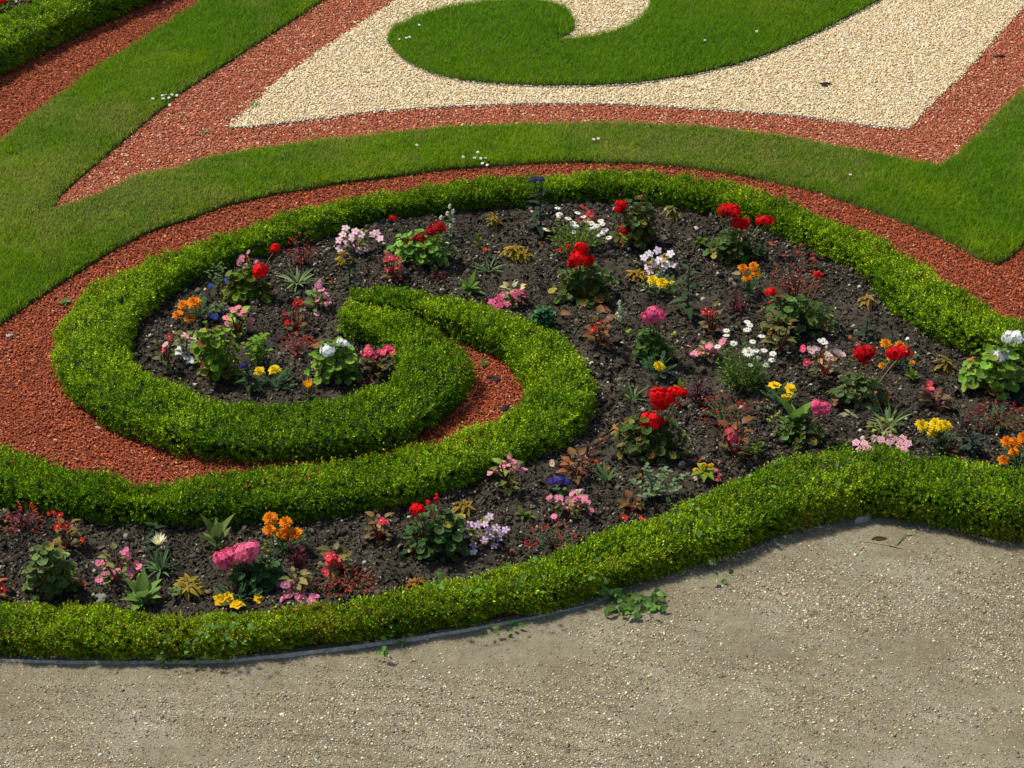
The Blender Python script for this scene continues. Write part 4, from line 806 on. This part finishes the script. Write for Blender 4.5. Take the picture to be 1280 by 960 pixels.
# middle and lower bed
geranium((770, 524, 858, 590), [(822, 495, 1.15, REDC), (831, 500, 1.1, REDC), (824, 504, 1.0, REDC), (845, 490, .85, REDC), (852, 491, .7, REDC), (808, 526, 1.0, REDC), (818, 525, 1.1, REDC), (848, 508, .4, REDC), (826, 544, .3, LIME)], 'broad geranium with three large bright red heads in the middle of the bed', A3(.075, .13, .022), .12, .45, .018)
coleus((762, 522, 800, 552), 'brownish coleus at the left of the broad red geranium', 14, A3(.34, .22, .04), A3(.22, .08, .025))
gazania((768, 478, 812, 516), [], 'thin grey green gazania drooping behind the broad red geranium', A3(.11, .18, .08), 10)
bloodleaf((858, 478, 884, 516), 'dark maroon bloodleaf right of the broad red geranium', A3(.06, .012, .02), 30)
cuphea((874, 496, 936, 546), 'cuphea with small scarlet flowers below the big daisy bush', A3(.06, .11, .04), n=30, nf=32)
begonia((886, 530, 948, 590), [(914, 545, A3(.72, .02, .08), 1.2), (911, 538, A3(.6, .015, .06)), (917, 549, DPINK)], 'bronze begonia with a red bloom above the yellow celosia', lc=A3(.15, .05, .02), nl=10, leafL=.046, stemc=A3(.3, .02, .02))
celosia((858, 582, 902, 616), [(870, 588, .012), (880, 582, .013), (889, 582, .011)], [(895, 588), (883, 593), (900, 595), (896, 600)], 'woolly yellow celosia with lime leaves behind the front hedge')
sprigs((780, 588, 856, 648), 'spindly grey green plant with rounded leaves behind the front hedge', A3(.13, .19, .08), 9, .022)
begonia((772, 628, 806, 652), [(779, 648, REDC), (800, 650, REDC)], 'small bronze begonia half hidden at the back of the front hedge', REDC, A3(.17, .06, .025), nl=9)
begonia((690, 572, 745, 616), [(690, 579, A3(.75, .55, .4), .9)], 'wide red leaved begonia behind the purple heliotrope head', lc=A3(.24, .06, .03), nl=10, leafL=.045)
heliotrope((684, 606, 718, 634), [(690, 602, .85), (699, 600, 1.), (708, 602, .8)], 'heliotrope with a wide violet head above the pink begonia', A3(.07, .12, .04), 9, A3(.07, .045, .26))
begonia((682, 618, 742, 664), [(687, 622), (697, 622), (709, 625), (706, 635), (718, 625), (725, 622), (735, 628), (738, 637), (712, 646), (693, 646), (722, 614), (716, 617), (728, 630), (700, 626), (714, 630), (731, 624)], 'large light pink begonia below the violet heliotrope', A3(.86, .24, .42), A3(.15, .18, .035), nl=13, size=.015)
begonia((612, 578, 656, 634), [(637, 571), (630, 578), (645, 583), (651, 592), (613, 592), (619, 588), (640, 588), (655, 587), (636, 582), (647, 588), (628, 583), (641, 577)], 'upright pink begonia below the right end of the hedge arm', A3(.82, .28, .40), A3(.17, .20, .03), nl=12, size=.0145)
cuphea((660, 662, 722, 706), 'sparse cuphea with scarlet flowers at the back of the front hedge', A3(.06, .12, .045), n=22, nf=22)
gazania((736, 582, 780, 618), [(744, 577, .8, A3(.75, .13, .01), A3(.8, .15, .01), .3), (758, 586, .75, A3(.55, .30, .03), A3(.6, .35, .03), .5), (800, 594, .7, A3(.6, .33, .04), A3(.6, .36, .05), .7)], 'gazania with small orange and ochre blooms right of the wide red begonia', A3(.10, .18, .09), 16)
bloodleaf((722, 556, 744, 586), 'spindly maroon bloodleaf below the rounded end of the hedge arm', A3(.13, .015, .03), 22)
geranium((496, 642, 582, 714), [(520, 637, .75, REDC), (525, 636, .6, REDC), (537, 629, .35, REDC), (545, 625, .4, REDC), (520, 650, .35, A3(.5, .28, .1)), (543, 640, .4, A3(.3, .28, .08))], 'dark green geranium mound with small red heads in the lower bed', A3(.065, .125, .03), .07, .5, .02)
coleus((556, 621, 602, 656), 'bushy yellow and red coleus above the white and purple impatiens', 24, A3(.36, .28, .04), A3(.15, .04, .02))
impatiens((568, 658, 640, 698), [(577, 662), (587, 656), (597, 656), (606, 655), (612, 646), (620, 660), (632, 662), (600, 667), (612, 671), (623, 673), (574, 677), (592, 681), (592, 690, WHITE), (618, 682), (605, 675), (582, 668), (610, 663), (626, 666)], 'white and purple impatiens with tan leaves in the lower bed', A3(.84, .80, .83), A3(.50, .14, .48), A3(.22, .21, .06), size=.015)
begonia((452, 645, 498, 692), [(477, 651, A3(.7, .03, .08)), (481, 654, A3(.7, .03, .08)), (473, 668, REDC), (470, 651, A3(.8, .3, .35), .6)], 'bronze begonia with few red flowers under the hedge arm', lc=A3(.17, .10, .03), nl=14, leafL=.034)
begonia((398, 688, 448, 734), [(410, 696), (418, 694), (427, 698), (418, 702), (407, 715), (412, 702), (423, 704)], 'red begonia under a pale leaf in the lower bed', A3(.75, .03, .08), A3(.13, .11, .03), A3(.28, .03, .02), nl=11, leafL=.044)
bloodleaf((358, 692, 388, 728), 'dark maroon bloodleaf left of the red begonia in the lower bed', A3(.08, .010, .018), 32)
cuphea((398, 722, 468, 753), 'orange red cuphea spreading along the back of the front hedge', A3(.16, .09, .05), n=32, nf=36)
begonia((348, 722, 396, 757), [(350, 733), (357, 731), (365, 738), (375, 740), (373, 748), (380, 748), (395, 746), (390, 752), (352, 751), (360, 745), (371, 744), (392, 748)], 'mauve pink begonia left of the spreading orange red cuphea', A3(.80, .22, .42), A3(.20, .17, .05), nl=9)
coleus((506, 722, 540, 746), 'orange brown coleus half hidden behind the front hedge', 16, A3(.40, .24, .03), A3(.2, .05, .02))
marigold((334, 664, 378, 706), [(338, 648, 1.15), (357, 653, 1.05), (337, 663, 1.1), (354, 667, 1.15), (369, 667, 1.15)], 'orange marigold with five double flowers in the lower bed', ORANGE, A3(.085, .17, .05))
geranium((288, 708, 358, 752), [(279, 698, .95, A3(.86, .13, .26)), (288, 694, .9, A3(.86, .13, .26)), (282, 706, .8, A3(.86, .13, .26)), (303, 690, 1.1, A3(.88, .18, .32)), (315, 685, .9, A3(.88, .18, .32)), (312, 695, .8, A3(.88, .18, .32)), (297, 697, .8, A3(.88, .18, .32)), (332, 686, .35, LIME), (335, 708, .3, LIME)], 'geranium with a wide pink head leaning left over dark leaves in the lower bed', A3(.05, .105, .028), .04, .45, .017)
leafy((252, 658, 292, 702), 'upright green leafy plant behind the wide pink geranium head', A3(.12, .17, .04), 11, .32, 1.)
marigold((272, 742, 326, 766), [(276, 751, 1.1), (284, 747, .9), (296, 756, 1.15), (324, 749, .8)], 'yellow marigold with loose flowers at the back of the front hedge', A3(.90, .58, .01), pom=False)
gazania((176, 690, 226, 732), [(198, 674, 1.55, A3(.90, .86, .56), A3(.92, .89, .64), 1.0)], 'gazania with one cream bloom in the lower left bed', A3(.11, .19, .11), 34)
heliotrope((176, 652, 216, 712), [], 'dark leafy heliotrope behind the cream gazania bloom', A3(.025, .055, .02), 11, leafL=.055)
begonia((118, 690, 176, 750), [(157, 689, None, 1.2), (160, 695), (122, 704, None, 1.2), (128, 703), (171, 706, None, 1.2), (162, 714, None, 1.2), (163, 720), (124, 725), (131, 717, None, .7), (147, 713, None, .6), (142, 717, None, .7)], 'magenta pink begonia in the lower left bed', A3(.82, .18, .36), A3(.15, .17, .04), A3(.25, .07, .03), nl=12, size=.0145) if False else begonia((118, 690, 176, 750), [(157, 689), (160, 695), (122, 704), (128, 703), (171, 706), (162, 714), (163, 720), (124, 725), (131, 717), (147, 713), (142, 717), (174, 709)], 'magenta pink begonia in the lower left bed', A3(.82, .18, .36), A3(.15, .17, .04), A3(.25, .07, .03), nl=12, size=.0155)
leafy((152, 728, 206, 772), 'light green broad leaved plant rising over the front hedge', A3(.15, .26, .05), 12, .45, 1.)
coleus((213, 724, 260, 758), 'yellow coleus with one red streaked shoot in the lower left bed', 30, A3(.38, .30, .03), A3(.26, .17, .025))
geranium((37, 680, 102, 760), [], 'tall flowerless geranium with mottled leaves near the left edge', A3(.12, .18, .045), .12, .6, .019)
begonia((60, 652, 108, 700), [(67, 640, REDC, .8), (75, 644, REDC, .8), (72, 658, REDC), (83, 657, A3(.7, .02, .05)), (63, 680, REDC), (101, 676, REDC)], 'bronze begonia with red flowers behind the mottled geranium', lc=A3(.17, .11, .03), nl=13, leafL=.038)
cuphea((8, 636, 54, 678), 'red cuphea with purplish leaves under the hedge at the left edge', A3(.22, .07, .07), n=22, nf=24)
coleus((-16, 634, 10, 664), 'thin yellow coleus cut by the left edge of the picture', 10, A3(.4, .3, .05), A3(.2, .1, .03))
begonia((-24, 728, 12, 756), [(2, 736, REDC)], 'reddish begonia cut by the left edge behind the front hedge', lc=A3(.24, .05, .03), nl=7)
leafy((1036, 553, 1064, 574), 'small green seedling at the back of the front hedge crest', GREEN, 10, .4)
leafy((840, 482, 858, 496), 'tiny seedling between the broad red geranium and the maroon bloodleaf', GREEN, 7, .4)
sprigs((928, 556, 960, 582), 'small straggling seedling between the bronze begonia and the hedge crest', GREEN*.9, 5, .015)
leafy((1128, 470, 1150, 488), 'tiny green seedling below the orange marigold and the red geranium', GREEN, 8, .35)
sprigs((694, 440, 716, 458), 'tiny pale seedling on the soil beside the rounded end of the hedge arm', GREEN, 4, .012)
leafy((640, 640, 668, 660), 'low seedling on the soil right of the white and purple impatiens', GREEN*.9, 8, .35)
leafy((440, 628, 462, 646), 'small green seedling in the shade under the hedge arm', GREEN*.8, 8, .4)
sprigs((210, 742, 230, 762), 'tiny grey green seedling beside the broad leaved plant', GREY, 4, .014)
leafy((590, 300, 606, 316), 'tiny seedling above the single orange gazania bloom', GREEN*.8, 7, .4)
leafy((1000, 296, 1024, 314), 'small weed at the foot of the top hedge above the coppery cuphea', GREEN*.9, 8, .4)
sprigs((868, 300, 886, 318), 'small dull seedling left of the three headed red geranium', GREEN*.8, 5, .014)
# corner bed beyond the top left hedge
leafy((-30, 10, 34, 52), 'bushy green plant nearest the far corner of the picture', GREEN*.8, 26, .3)
bloodleaf((56, 10, 84, 30), 'dark bloodleaf half hidden behind the corner hedge')
sprigs((30, -20, 80, 14), 'loose green plant at the top edge behind the corner hedge', GREEN*.7, 9, .024)
geranium((-40, -10, 30, 46), [(3, 0, .8, REDC)], 'green geranium with a red head in the far corner bed', GREEN*.8, .1)
sprigs((18, 4, 62, 40), 'trailing green plant in the far corner bed behind the hedge', GREEN*.9, 8, .02)
begonia((44, -6, 80, 20), [(62, 3, REDC), (57, 0, REDC)], 'dark begonia with red flowers in the far corner bed', REDC, A3(.09, .04, .03), nl=9)
leafy((-36, 36, 20, 66), 'low green leafy plant against the hedge in the far corner bed', GREEN, 12)

# ------------------------------------------------------------------ small things
def daisies(pts, label, group):
    P0 = None
    for px, py in pts:
        p = G(px, py, .045); m = MB(); single(m, np.zeros(3), .0085, WHITE, WHITE, 13, UP+A3(0, -.25, 0), .42, YEL, .05, .05, .3); m.tube(A3(0, 0, 0), A3(.002, .002, -.027), .001, .001, GREEN, seg=2)
        o = m.build('lawn_daisy', M_PETAL, None, np.zeros(3)); o.location = p; tag(o, label, 'daisy', group)
daisies([(191, 123), (203, 119), (204, 123), (207, 118), (211, 122), (215, 118), (221, 119), (212, 131)], 'white lawn daisy in the little clump beside the faded red chips', 'lawn daisies beside the faded chip strip')
daisies([(579, 196), (593, 197), (597, 190), (601, 198), (603, 204), (607, 197), (609, 206)], 'white lawn daisy in the little clump above the top hedge', 'lawn daisies above the top hedge')
daisies([(499, 49), (508, 47), (512, 46), (524, 31)], 'white lawn daisy at the left rim of the curled lawn', 'lawn daisies on the curled lawn rim')
daisies([(881, 50), (946, 39)], 'lone white daisy in the broad part of the curled lawn', 'scattered daisies of the curled lawn')
daisies([(748, 173), (742, 174)], 'white daisy of the pair near the middle of the lawn strip', 'pair of daisies in the lawn strip')
daisies([(1063, 218)], 'single white daisy in the right of the lawn strip', 'single lawn daisy')
daisies([(521, 181)], 'single white daisy left of the clump above the top hedge', 'single lawn daisy')

def bindweed(boxes, label, n, big=1.):
    x0, y0, x1, y1 = boxes; root = None; mb, st = MB(), MB(); prev = None
    pts = []
    for i in range(n):
        px, py = rng.uniform(x0, x1), rng.uniform(y0, y1); top = G(px, py, .175); ey = np.interp(top[0], EF[:, 0], EF[:, 1])
        if top[1] > ey+.03: p = top
        else:
            p = PV(px, py, ey-.012)
            if p[2] < -.005: p = G(px, py, rng.uniform(.004, .045))
        pts.append(p)
    pts = sorted(pts, key=lambda q: q[0]); c = pts[len(pts)//2].copy(); c[2] = 0
    root = empty('bindweed', c); tag(root, label, 'bindweed', 'bindweed creeping over the front hedge'); org = np.array(root.location)
    for q in pts:
        d = A3(rng.normal(0, 1), -.5+rng.normal(0, .5), rng.normal(0, .5)); c_ = vary(A3(.10, .19, .035), .25); L = rng.uniform(.014, .030)*big
        mb.leaf(q, d, UP*.8+A3(0, -.6, 0)+rng.normal(0, .3, 3), L, L*.72, 'ovate', 5, .3, .3, c_*1.2, c_)
        if prev is not None and np.linalg.norm(q-prev) < .05: st.tube(prev, q, .0011, .0011, A3(.12, .2, .07), bend=rng.normal(0, .006, 3))
        prev = q
    mb.build('foliage', M_LEAF, root, org)
bindweed((196, 790, 262, 838), 'blue green bindweed trailing from the front hedge onto the path at the left', 26)
bindweed((240, 766, 310, 812), 'bindweed shoots threaded over the front hedge below the yellow marigold', 22)
bindweed((535, 716, 608, 765), 'bindweed shoots poking from the hedge below the white and purple impatiens', 16)
bindweed((640, 690, 770, 742), 'bindweed leaves strewn over the sloping front hedge', 16)
bindweed((756, 738, 828, 766), 'dense bindweed clump spilling from the hedge foot onto the path', 80, 1.35)
bindweed((470, 792, 512, 824), 'small bindweed sprig at the edging strip in the middle', 14)
bindweed((828, 622, 900, 668), 'bindweed on top of the front hedge below the spindly grey plant', 16)
bindweed((960, 570, 1072, 622), 'bindweed leaves at the corner crest of the front hedge', 14)
bindweed((600, 776, 650, 800), 'few bindweed leaves hanging over the edging left of the dense clump', 12)
bindweed((1210, 580, 1262, 612), 'few bindweed leaves in the hedge at the right edge', 8)
bindweed((870, 700, 918, 728), 'sparse bindweed on the path by the hedge right of the dense clump', 9)

def weed(px, py, label, n=9, L=.03, c=A3(.11, .2, .05), z=.01):
    p = G(px, py, z); root = empty('weed', p); tag(root, label, 'weed', 'weeds among the chips'); m = MB()
    for k in range(n):
        a = k*2.4; m.leaf(A3(0, 0, 0), A3(math.cos(a), math.sin(a), rng.uniform(.2, .9)), UP, L*rng.uniform(.6, 1.1), L*.35, 'lance', 5, .3, .3, vary(c))
    m.build('leaves', M_LEAF, root, np.zeros(3)) if False else m.build('foliage', M_LEAF, root, np.zeros(3))
weed(605, 455, 'small green weed in the shaded red mulch pocket of the spiral', 8, .03)
weed(82, 378, 'green weed in the mulch beside the left side of the spiral hedge', 10, .035)
weed(318, 131, 'pale weed at the left corner of the cream gravel', 8, .04, A3(.2, .24, .07))
weed(256, 166, 'tiny green weed in the middle of the faded red chips', 7, .025)
weed(1112, 160, 'yellowish tuft in the right corner of the cream gravel', 8, .025, A3(.3, .26, .08))
def lump(px, py, r, colr, label, name, cat, z=.008, sq=(1.3, .9, .7), mat=None, group=None):
    p = G(px, py, z); m = MB()
    for k in range(3): m.blob(rng.normal(0, r*.45, 3)*A3(1, 1, .2), r*rng.uniform(.6, 1), vary(np.asarray(colr), .15), sq, .35)
    o = m.build(name, mat or M_DRY, None, np.zeros(3), False); o.location = p; tag(o, label, cat, group); return o
lump(621, 474, .020, A3(.012, .012, .014), 'black clod in the red mulch pocket, the upper one', 'dirt_clod', 'clod')
lump(631, 510, .017, A3(.012, .012, .014), 'black clod in the red mulch pocket, the lower one', 'dirt_clod', 'clod')
lump(14, 420, .013, A3(.22, .22, .2), 'grey stone in the red mulch at the left edge', 'stone', 'stone')
lump(123, 535, .010, A3(.25, .2, .17), 'small stone lying by the mulch side of the lower spiral hedge', 'stone', 'stone')
lump(1030, 106, .016, A3(.02, .016, .012), 'black fleck of debris on the cream gravel', 'dirt_clod', 'clod', .016, (2.2, .7, .4))
lump(1252, 70, .015, A3(.03, .015, .012), 'dark fleck of debris on the faded red chips', 'dirt_clod', 'clod', .014, (2., .7, .4))
lump(197, 893 - 40, .006, A3(.05, .04, .03), 'small dark stone on the path near the bindweed', 'stone', 'stone', -.015)
lump(1194, 822, .010, A3(.09, .08, .05), 'olive dark pebble on the right of the path', 'stone', 'stone', -.004)
lump(598, 931, .010, A3(.04, .035, .03), 'black crumb of debris at the bottom of the path', 'stone', 'stone', -.02, (1.8, .8, .5))
lump(335, 740, .014, A3(.25, .22, .18), 'pale stone on the soil left of the mauve pink begonia', 'stone', 'stone', .02)
lump(668, 633, .018, A3(.16, .14, .115), 'flat grey stone on the soil between the two pink begonias', 'stone', 'stone', .03, (1, .8, .5))
lump(128, 748, .018, A3(.17, .15, .13), 'grey lump of stone below the magenta begonia', 'stone', 'stone', .03)
lump(1134, 424, .009, A3(.72, .70, .62), 'white pebble on the soil below the right hedge', 'stone', 'stone', .03)
lump(752, 470, .022, A3(.045, .036, .025), 'round dark clod of earth on the soil right of the hedge arm', 'dirt_clod', 'clod', .03, (1, 1, .8))
def leafbit(px, py, z, L, W, c, label, name='fallen_leaf', ang=0., curl=.4):
    p = G(px, py, z); m = MB(); m.leaf(A3(0, 0, .004), A3(math.cos(ang), math.sin(ang), .15), UP+A3(0, -.3, 0), L, W, 'ovate', 6, .5, curl, c, np.asarray(c)*.8); o = m.build(name, M_DRY, None, np.zeros(3)); o.location = p; tag(o, label, 'leaf')
leafbit(1088, 676, .004, .07, .019, A3(.05, .028, .016), 'curled dark brown leaf on the path in the hollow of the hedge', ang=.1, curl=.2)
leafbit(822, 303, .03, .085, .055, A3(.20, .13, .09), 'large withered brown leaf on the soil below the tall red geranium', ang=.2)
leafbit(700, 394, .03, .055, .034, A3(.26, .12, .05), 'orange brown fallen leaf under the big red geranium', ang=.3)
leafbit(748, 370+18, .03, .06, .04, A3(.30, .12, .05), 'rust coloured fallen leaf right of the big red geranium foot', ang=-.3)
leafbit(926, 342+3, .03, .05, .028, A3(.26, .15, .09), 'withered leaf left of the tight orange marigold bunch', ang=2.6)
leafbit(790, 330, .03, .05, .018, A3(.4, .36, .15), 'narrow straw coloured leaf near the white and lilac impatiens', ang=.6)
m = MB(); m.tube(A3(-.075, .012, .004), A3(.045, -.02, .003), .0035, .002, A3(.22, .26, .10), bend=A3(0, .004, 0)); m.tube(A3(.03, -.016, .005), A3(.075, -.035, .003), .002, .0012, A3(.2, .08, .05)); m.tube(A3(.06, -.012, .003), A3(.105, .06, .006), .0022, .0014, A3(.06, .10, .03)); m.leaf(A3(.1, .055, .006), A3(1, .2, .1), UP, .03, .008, 'lance', 4, .2, .2, A3(.22, .26, .08))
o = m.build('plant_stalk', M_STEM, None, np.zeros(3)); o.location = G(1100, 680, .006); tag(o, 'green snapped stalk lying on the path in the hollow of the hedge', 'stalk')
V = np.array([[-.035, .0, 0], [.03, -.008, 0], [.038, .012, 0], [-.03, .02, 0], [-.03, .006, .035], [.026, -.001, .040], [.030, .010, .036], [-.024, .018, .033]])
o = obj('stone_fragment', raw_mesh('stone_fragment', V, np.array([[0, 1, 5, 4], [1, 2, 6, 5], [2, 3, 7, 6], [3, 0, 4, 7], [4, 5, 6, 7]])), M_METAL); o.location = G(1078, 657, -.008); o.rotation_euler = (0, .15, .5); tag(o, 'grey stone fragment leaning at the inner corner of the front hedge', 'stone')
